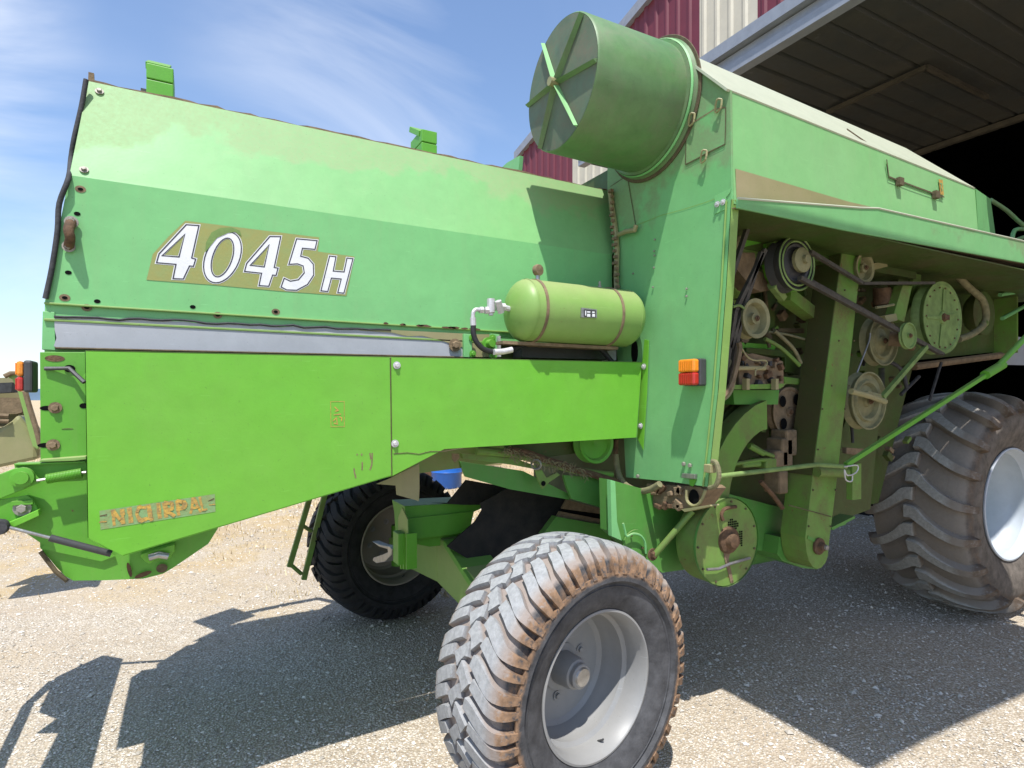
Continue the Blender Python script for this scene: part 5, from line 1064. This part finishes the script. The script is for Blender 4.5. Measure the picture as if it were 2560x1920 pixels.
# roof marker brackets
for (pp, sc_) in (((348, 195), 1.0), ((915, 322), .85)):
    b0 = onY(D(*pp), 3.30); w_ = .045 * sc_
    mk = MB().box(b0 + Vector((0, 0, .035)), (.055 * sc_, .10, .035)); mk = mk.build('work_lamp_bracket', 'mid', CB, bevel=.004)
    MB().box(b0 + Vector((0, 0, -.04)), (.055 * sc_, .10, .035)).build('bracket_foot', 'mid', mk, bevel=.004)
    MB().box(b0 + Vector((-.01, .02, .12 * sc_)), (.05 * sc_, .10, .016), Matrix.Rotation(.5, 3, 'X')).build('lamp_hood', 'mid', mk, bevel=.003)
    MB().box(b0 + Vector((-.07 * sc_, .05, -.05)), (.015, .03, .05)).build('bracket_stem', 'housing', mk)
plate('corner_tab', [onY(D(*p), 3.12) for p in [(191, 155), (203, 158), (204, 178), (190, 178)]], (0, .01, 0), 'rust2', CB)
# far side service ladder and far side rear panels
YLd = 4.62
ldr = MB()
a_ = [onY(c2(1705, 1010), YLd), onY(c2(1600, 1365), YLd)]; b_ = [onY(c2(1790, 985), YLd - .0), onY(c2(1680, 1435), YLd)]
upz = 1.95
def ext(p): d_ = (p[0] - p[1]).normalized(); return p[0] + d_ * .7
ldr.tube([ext(a_), a_[1]], .026, 4).build('service_ladder', 'dirty', CB); lad = CB.children[-1]
MB().tube([ext(b_), b_[1]], .026, 4).build('ladder_rail', 'dirty', lad)
for (p, q) in (((1672, 1135), (1725, 1170)), ((1607, 1352), (1668, 1405))): MB().tube([onY(c2(*p), YLd), onY(c2(*q), YLd)], .015, 8).build('ladder_rung', 'dirty', lad)
# added far side arm and board, shaped to cast the small ground shadow
om = MB().tube([(.55, 4.1, 2.6), (.35, 4.42, 2.6), (-.3, 4.30, 2.6)], .04, 8).build('shadow_arm', 'mid', CB)
MB().box((-.40, 4.27, 2.6), (.17, .16, .02), Matrix.Rotation(.5, 3, 'Z')).build('shadow_board', 'mid', om, bevel=.003)

for o in list(bpy.data.objects):
    if o.parent is CB: fixp(o)
for o in list(bpy.data.objects):
    if o.parent is barn: o.matrix_parent_inverse = Matrix.Translation((-WX, -3.4, 0))

# ================================================================== WHEELS
def surf(prof, t):
    """prof: list (w, r) from crown to bead; t = arc length"""
    for i in range(len(prof) - 1):
        a, b = Vector(prof[i]), Vector(prof[i + 1]); l = (b - a).length
        if t <= l or i == len(prof) - 2:
            q = a.lerp(b, t / l); d = (b - a).normalized(); n = Vector((-d.y, d.x)) if False else Vector((d.y * -1, d.x)); 
            n = Vector((-d.y, d.x)); return q, n
        t -= l
def lugs(m, prof, side, path, hw, hgt, theta0, R0, base=.015):
    """path: list (arc t, circumferential offset s metres, halfwidth scale)"""
    vs = []; n = len(path)
    for i, (t, s_, k) in enumerate(path):
        a = path[max(i - 1, 0)]; b = path[min(i + 1, n - 1)]; dt, ds = b[0] - a[0], b[1] - a[1]; l = math.hypot(dt, ds); pt, ps = -ds / l, dt / l
        for (e, hh) in ((-1.22, -base), (1.22, -base), (.86, hgt), (-.86, hgt)):
            tt = t + pt * e * hw * k; ss = s_ + ps * e * hw * k
            sg = side
            if tt < 0: tt = -tt; sg = -side
            q, nv = surf(prof, tt); w = q.x + nv.x * hh; r = q.y + nv.y * hh; th = theta0 + ss / R0
            vs.append((r * math.cos(th), sg * w, r * math.sin(th)))
    fs = [(0, 1, 2, 3), tuple(4 * (n - 1) + j for j in (3, 2, 1, 0))]
    for i in range(n - 1):
        for j in range(4): fs.append((4 * i + j, 4 * i + (j + 1) % 4, 4 * i + 4 + (j + 1) % 4, 4 * i + 4 + j))
    m.add(vs, fs)
def dens(P, n=4):
    P = [Vector(p) for p in P]; return [tuple(v) for v in catmull(P, n)]
def fine(prof):
    v = catmull([Vector((a, b, 0)) for a, b in prof], 4); return [(p.x, p.y) for p in v]
def wheel(name, loc, rotz, kind):
    w = empty(name, (0, 0, 0), CB); w.matrix_parent_inverse = CBinv; w.location = loc; w.rotation_euler = (0, 0, rotz)
    if kind == 'near': w.scale = (1, .83, 1)
    if kind == 'far': w.scale = (1.05, 1.0, 1.05)
    m = MB()
    if kind != 'big':
        prof = fine([(0, .548), (.08, .547), (.15, .542), (.205, .530), (.235, .508), (.250, .47), (.258, .42), (.250, .365), (.225, .318), (.205, .300)])
        full = [(r, -a) for a, r in reversed(prof)] + [(r, a) for a, r in prof[1:]]
        m.lathe(full, (0, 0, 0), (0, 1, 0), 120)
        N = 24
        for sd in (1, -1):
            for i in range(N):
                th = 2 * math.pi * (i + (.5 if sd > 0 else 0)) / N; pitch = 2 * math.pi * .56 / N; j = lambda a: a + rnd.uniform(-.0008, .0008)
                # long curved lug reaching round the shoulder
                lugs(m, prof, sd, dens([(.060, -.058, .85), (.10, -.046, 1.0), (.15, -.020, 1.05), (.20, .010, 1.0), (.245, .024, .85), (.300, .026, .62)]), j(.0275), .028, th, .56)
                # short lug
                lugs(m, prof, sd, dens([(.092, -.060 + pitch / 2, .9), (.16, -.03 + pitch / 2, 1.0), (.205, -.002 + pitch / 2, .95), (.25, .012 + pitch / 2, .8), (.30, .014 + pitch / 2, .6)]), j(.0255), .028, th, .56)
                # centre zigzag blocks
                lugs(m, prof, sd, [(-.018, -.058, 1.1), (.008, -.048, .9), (.030, -.030, .95), (.055, -.004 , 1.2)], j(.028), .027, th + .3 * pitch / .56, .56)
        for sd in (-1, 1):
            q0_, n0_ = surf(prof, .292); q1_, n1_ = surf(prof, .325); a_ = q0_ + n0_ * .004; b_ = q0_ + n0_ * .024; c_ = q1_ + n1_ * .022; d_ = q1_ + n1_ * .0 + (q1_ - q0_) * .3
            m.lathe([(v.y, v.x * sd) for v in (a_, b_, c_, d_)], (0, 0, 0), (0, 1, 0), 120)
        ty = m.build('tyre', 'tyre_near' if kind == 'near' else 'tyre_far', w, smooth=28)
        # moulded rings on the sidewall
        rm = MB()
        for sd in (-1, 1): rm.lathe([(.405, .2585 * sd), (.409, .2625 * sd), (.413, .2585 * sd)], (0, 0, 0), (0, 1, 0), 96)
        rm.build('sidewall_ring', 'tyre_near' if kind == 'near' else 'tyre_far', w, smooth=60)
        rp_ = [(.300, -.212), (.307, -.216), (.307, -.222), (.298, -.224), (.291, -.215), (.287, -.19), (.279, -.175), (.279, -.10), (.262, -.085), (.262, -.02), (.255, .0), (.245, .045), (.225, .062), (.15, .064), (.085, .062), (.0, .062)]
        bk = [(0, .074), (.225, .074), (.262, .05), (.272, .07), (.279, .175), (.287, .19), (.298, .215), (.305, .216), (.300, .205)]
        rim = MB().lathe(rp_ + bk, (0, 0, 0), (0, 1, 0), 96).build('rim', 'rim' if kind == 'near' else 'rimfar', w, smooth=35)
        hm_ = 'rim' if kind == 'near' else 'mid'
        if kind == 'near':
            MB().lathe([(.10, .060), (.10, .052), (.072, .045), (.068, -.04), (.062, -.065), (.052, -.07), (.052, -.095), (.047, -.10), (.0, -.10)], (0, 0, 0), (0, 1, 0), 40).build('hub', 'rim', w, smooth=30)
            MB().lathe([(.0, -.112), (.036, -.11), (.041, -.10)], (0, 0, 0), (0, 1, 0), 30).build('hub_cap', 'steel', w, smooth=50)
        else:
            MB().lathe([(.165, .076), (.165, .10), (.07, .12), (.06, .25), (0, .25)], (0, 0, 0), (0, 1, 0), 40).build('hub', 'mid', w, smooth=30)
        for k in range(6):
            a = k * math.pi / 3 + .35; bolt((math.cos(a) * .125, .061, math.sin(a) * .125), (0, -1, 0), .013, w, 'rim', True, 'wheel_nut')
        MB().tube([(.06, -.14, -.275), (.06, -.165, -.262), (.062, -.175, -.255)], .005, 8).build('valve_stem', 'housing', w)
    else:
        prof = fine([(0, .842), (.12, .838), (.22, .824), (.30, .798), (.345, .755), (.365, .69), (.362, .60), (.335, .52), (.31, .465), (.295, .44)])
        full = [(r, -a) for a, r in reversed(prof)] + [(r, a) for a, r in prof[1:]]
        m.lathe(full, (0, 0, 0), (0, 1, 0), 120)
        N = 20
        for sd in (1, -1):
            for i in range(N):
                th = 2 * math.pi * (i + (.5 if sd > 0 else 0)) / N + .1
                lugs(m, prof, sd, dens([(-.025, -.060, 1.3), (.03, -.055, 1.15), (.09, -.005, .85), (.19, .07, .8), (.29, .125, .8), (.365, .145, .8), (.395, .147, .7)]), .041, .062, th, .86, .02)
        m.build('tyre', 'tyre_big', w, smooth=24)
        rp_ = [(.440, -.305), (.452, -.31), (.452, -.32), (.440, -.323), (.432, -.31), (.425, -.27), (.408, -.25), (.408, -.16), (.395, -.14), (.37, -.02), (.36, .02), (.30, .06), (.15, .07), (0, .07), (0, .09), (.37, .09), (.41, .25), (.43, .31), (.445, .315)]
        MB().lathe(rp_, (0, 0, 0), (0, 1, 0), 96).build('rim', 'rimwhite', w, smooth=35)
        MB().lathe([(.16, .07), (.15, -.02), (.10, -.05), (0, -.05)], (0, 0, 0), (0, 1, 0), 40).build('hub', 'mid', w, smooth=30)
    return w
ST = R(9.4)
wn_ = wheel('rear_wheel', (1.415, 2.11, .575), ST, 'near'); wn_['label'] = 'near rear wheel, dusty muddy tyre on a grey rim'
wf_ = wheel('rear_wheel', (1.38, 4.72, .60), ST, 'far'); wf_['label'] = 'far rear wheel with a black tyre'
wb_ = wheel('front_wheel', (5.75, 2.545, .905), 0, 'big'); wb_['label'] = 'large ribbed front wheel with a white rim'

# ================================================================== BACKGROUND THINGS
hd = empty('grain_header', onZ(S(20, 1150), 0)); hloc = hd.location.copy()
prop(hd, 'dusty green harvester header full of soil parked at the left edge of the yard', 'header')
YHd = 6.2
hinv = Matrix.Translation(-hloc)
def hpart(o): o.matrix_parent_inverse = hinv; return o
ep = hpart(plate('end_sheet', [onY(c2(*p), YHd) for p in [(30, 310), (60, 295), (95, 292), (122, 330), (160, 470), (200, 600), (222, 690), (210, 720), (180, 700), (150, 600), (120, 480), (95, 390), (68, 330)]], (0, .10, 0), 'olive', hd, .01))
hpart(MB().tube([onY(c2(*p), YHd - .02) for p in [(25, 312), (60, 295), (95, 292), (122, 330), (160, 470), (200, 600), (222, 690)]], .02, 8).build('rim_tube', 'rust2', hd))
hpart(plate('back_sheet', [onY(c2(*p), YHd + .5) for p in [(-300, 330), (70, 318), (125, 480), (200, 700), (-300, 780)]], (0, .03, 0), 'dusttri', hd))
hpart(plate('upper_shelf', [onY(c2(*p), YHd + .2) for p in [(-300, 360), (65, 345), (62, 400), (-300, 420)]], (0, .2, 0), 'seal', hd))
hpart(plate('middle_shelf', [onY(c2(*p), YHd + .2) for p in [(-300, 425), (120, 430), (122, 510), (90, 520), (-300, 500)]], (0, .2, 0), 'rust2', hd))
dm = MB(); pts = [(-300, 560), (0, 600), (60, 560), (100, 520), (160, 600), (215, 700), (210, 770), (0, 815), (-300, 850)]
hpart(plate('soil_heap', [onY(c2(*p), YHd + .05) for p in pts], (0, .4, 0), 'dusttri', hd, .03))
m = MB()
for v in (530, 560): m.tube([onY(c2(-300, v - 10), YHd + .02), onY(c2(50, v), YHd + .02)], .02, 6)
hpart(m.build('cutter_tube', 'rust2', hd))
hpart(MB().box(Vector((hloc.x - .8, YHd + .5, .2)), (.9, .45, .22)).build('base_frame', 'dusttri', hd))
# drum, container and trailer seen under the machine
def solo(o, lab, cat): return prop(o, lab, cat)
bp_ = onZ(r1(1430, 405), 0); bp_.y += .3
M['blue'] = plain('blue_plastic', (.02, .13, .50), .35, 0, .12, 4, .05, .5)
bl = MB().lathe([(0, 0), (.28, 0), (.30, .03), (.30, .30), (.312, .32), (.30, .34), (.30, .60), (.312, .62), (.30, .64), (.29, .88), (.22, .93), (0, .93)], (bp_.x, bp_.y, -.01), (0, 0, 1), 40).build('blue_barrel', 'blue', smooth=35, loc=(bp_.x, bp_.y, 0))
solo(bl, 'blue plastic barrel standing in dry grass behind the harvester', 'barrel')
cp0 = onZ(r1(1165, 378), 0); cp1 = onZ(r1(1300, 378), 0); ct = empty('rusty_bin', (cp0.x, cp0.y, 0)); prop(ct, 'rusty brown steel bin standing in the grass left of the blue barrel', 'bin')
dx_ = (cp1 - cp0); top_ = 1.15
ptb = [cp0, cp1, cp1 + Vector((0, 0, .75)), cp0.lerp(cp1, .6) + Vector((0, 0, 1.15)), cp0 + Vector((0, 0, 1.25))]
o = MB().prism(ptb, (.35, .7, 0)).build('bin_body', 'rust', ct, bevel=.01); o.matrix_parent_inverse = Matrix.Translation((-cp0.x, -cp0.y, 0))
o = MB().tube([cp0 + Vector((.0, -.02, 1.25)), cp0 + Vector((0, -.02, 0))], .03, 6).build('corner_post', 'rust2', ct); o.matrix_parent_inverse = Matrix.Translation((-cp0.x, -cp0.y, 0))
tp0 = onZ(r1(1180, 345), 0); tx_ = empty('white_tank', (tp0.x + 1.2, tp0.y + 1.5, 0)); prop(tx_, 'pale grey tank with rounded end lying behind the rusty bin', 'tank')
o = MB().lathe([(0, -1.2), (.45, -1.15), (.62, -.95), (.65, -.7), (.65, 1.2), (0, 1.3)], (0, 0, .78), (1, .1, 0), 32).build('tank_shell', 'grey', tx_, smooth=40)
o = MB().box((-.5, 0, .1), (.08, .5, .12)).box((.6, 0, .1), (.08, .5, .12)).build('tank_saddle', 'rust', tx_)
o = MB().tube([(-1.2, -.5, .22), (1.2, -.5, .22)], .09, 12).build('pipe', 'lid', tx_, smooth=50)
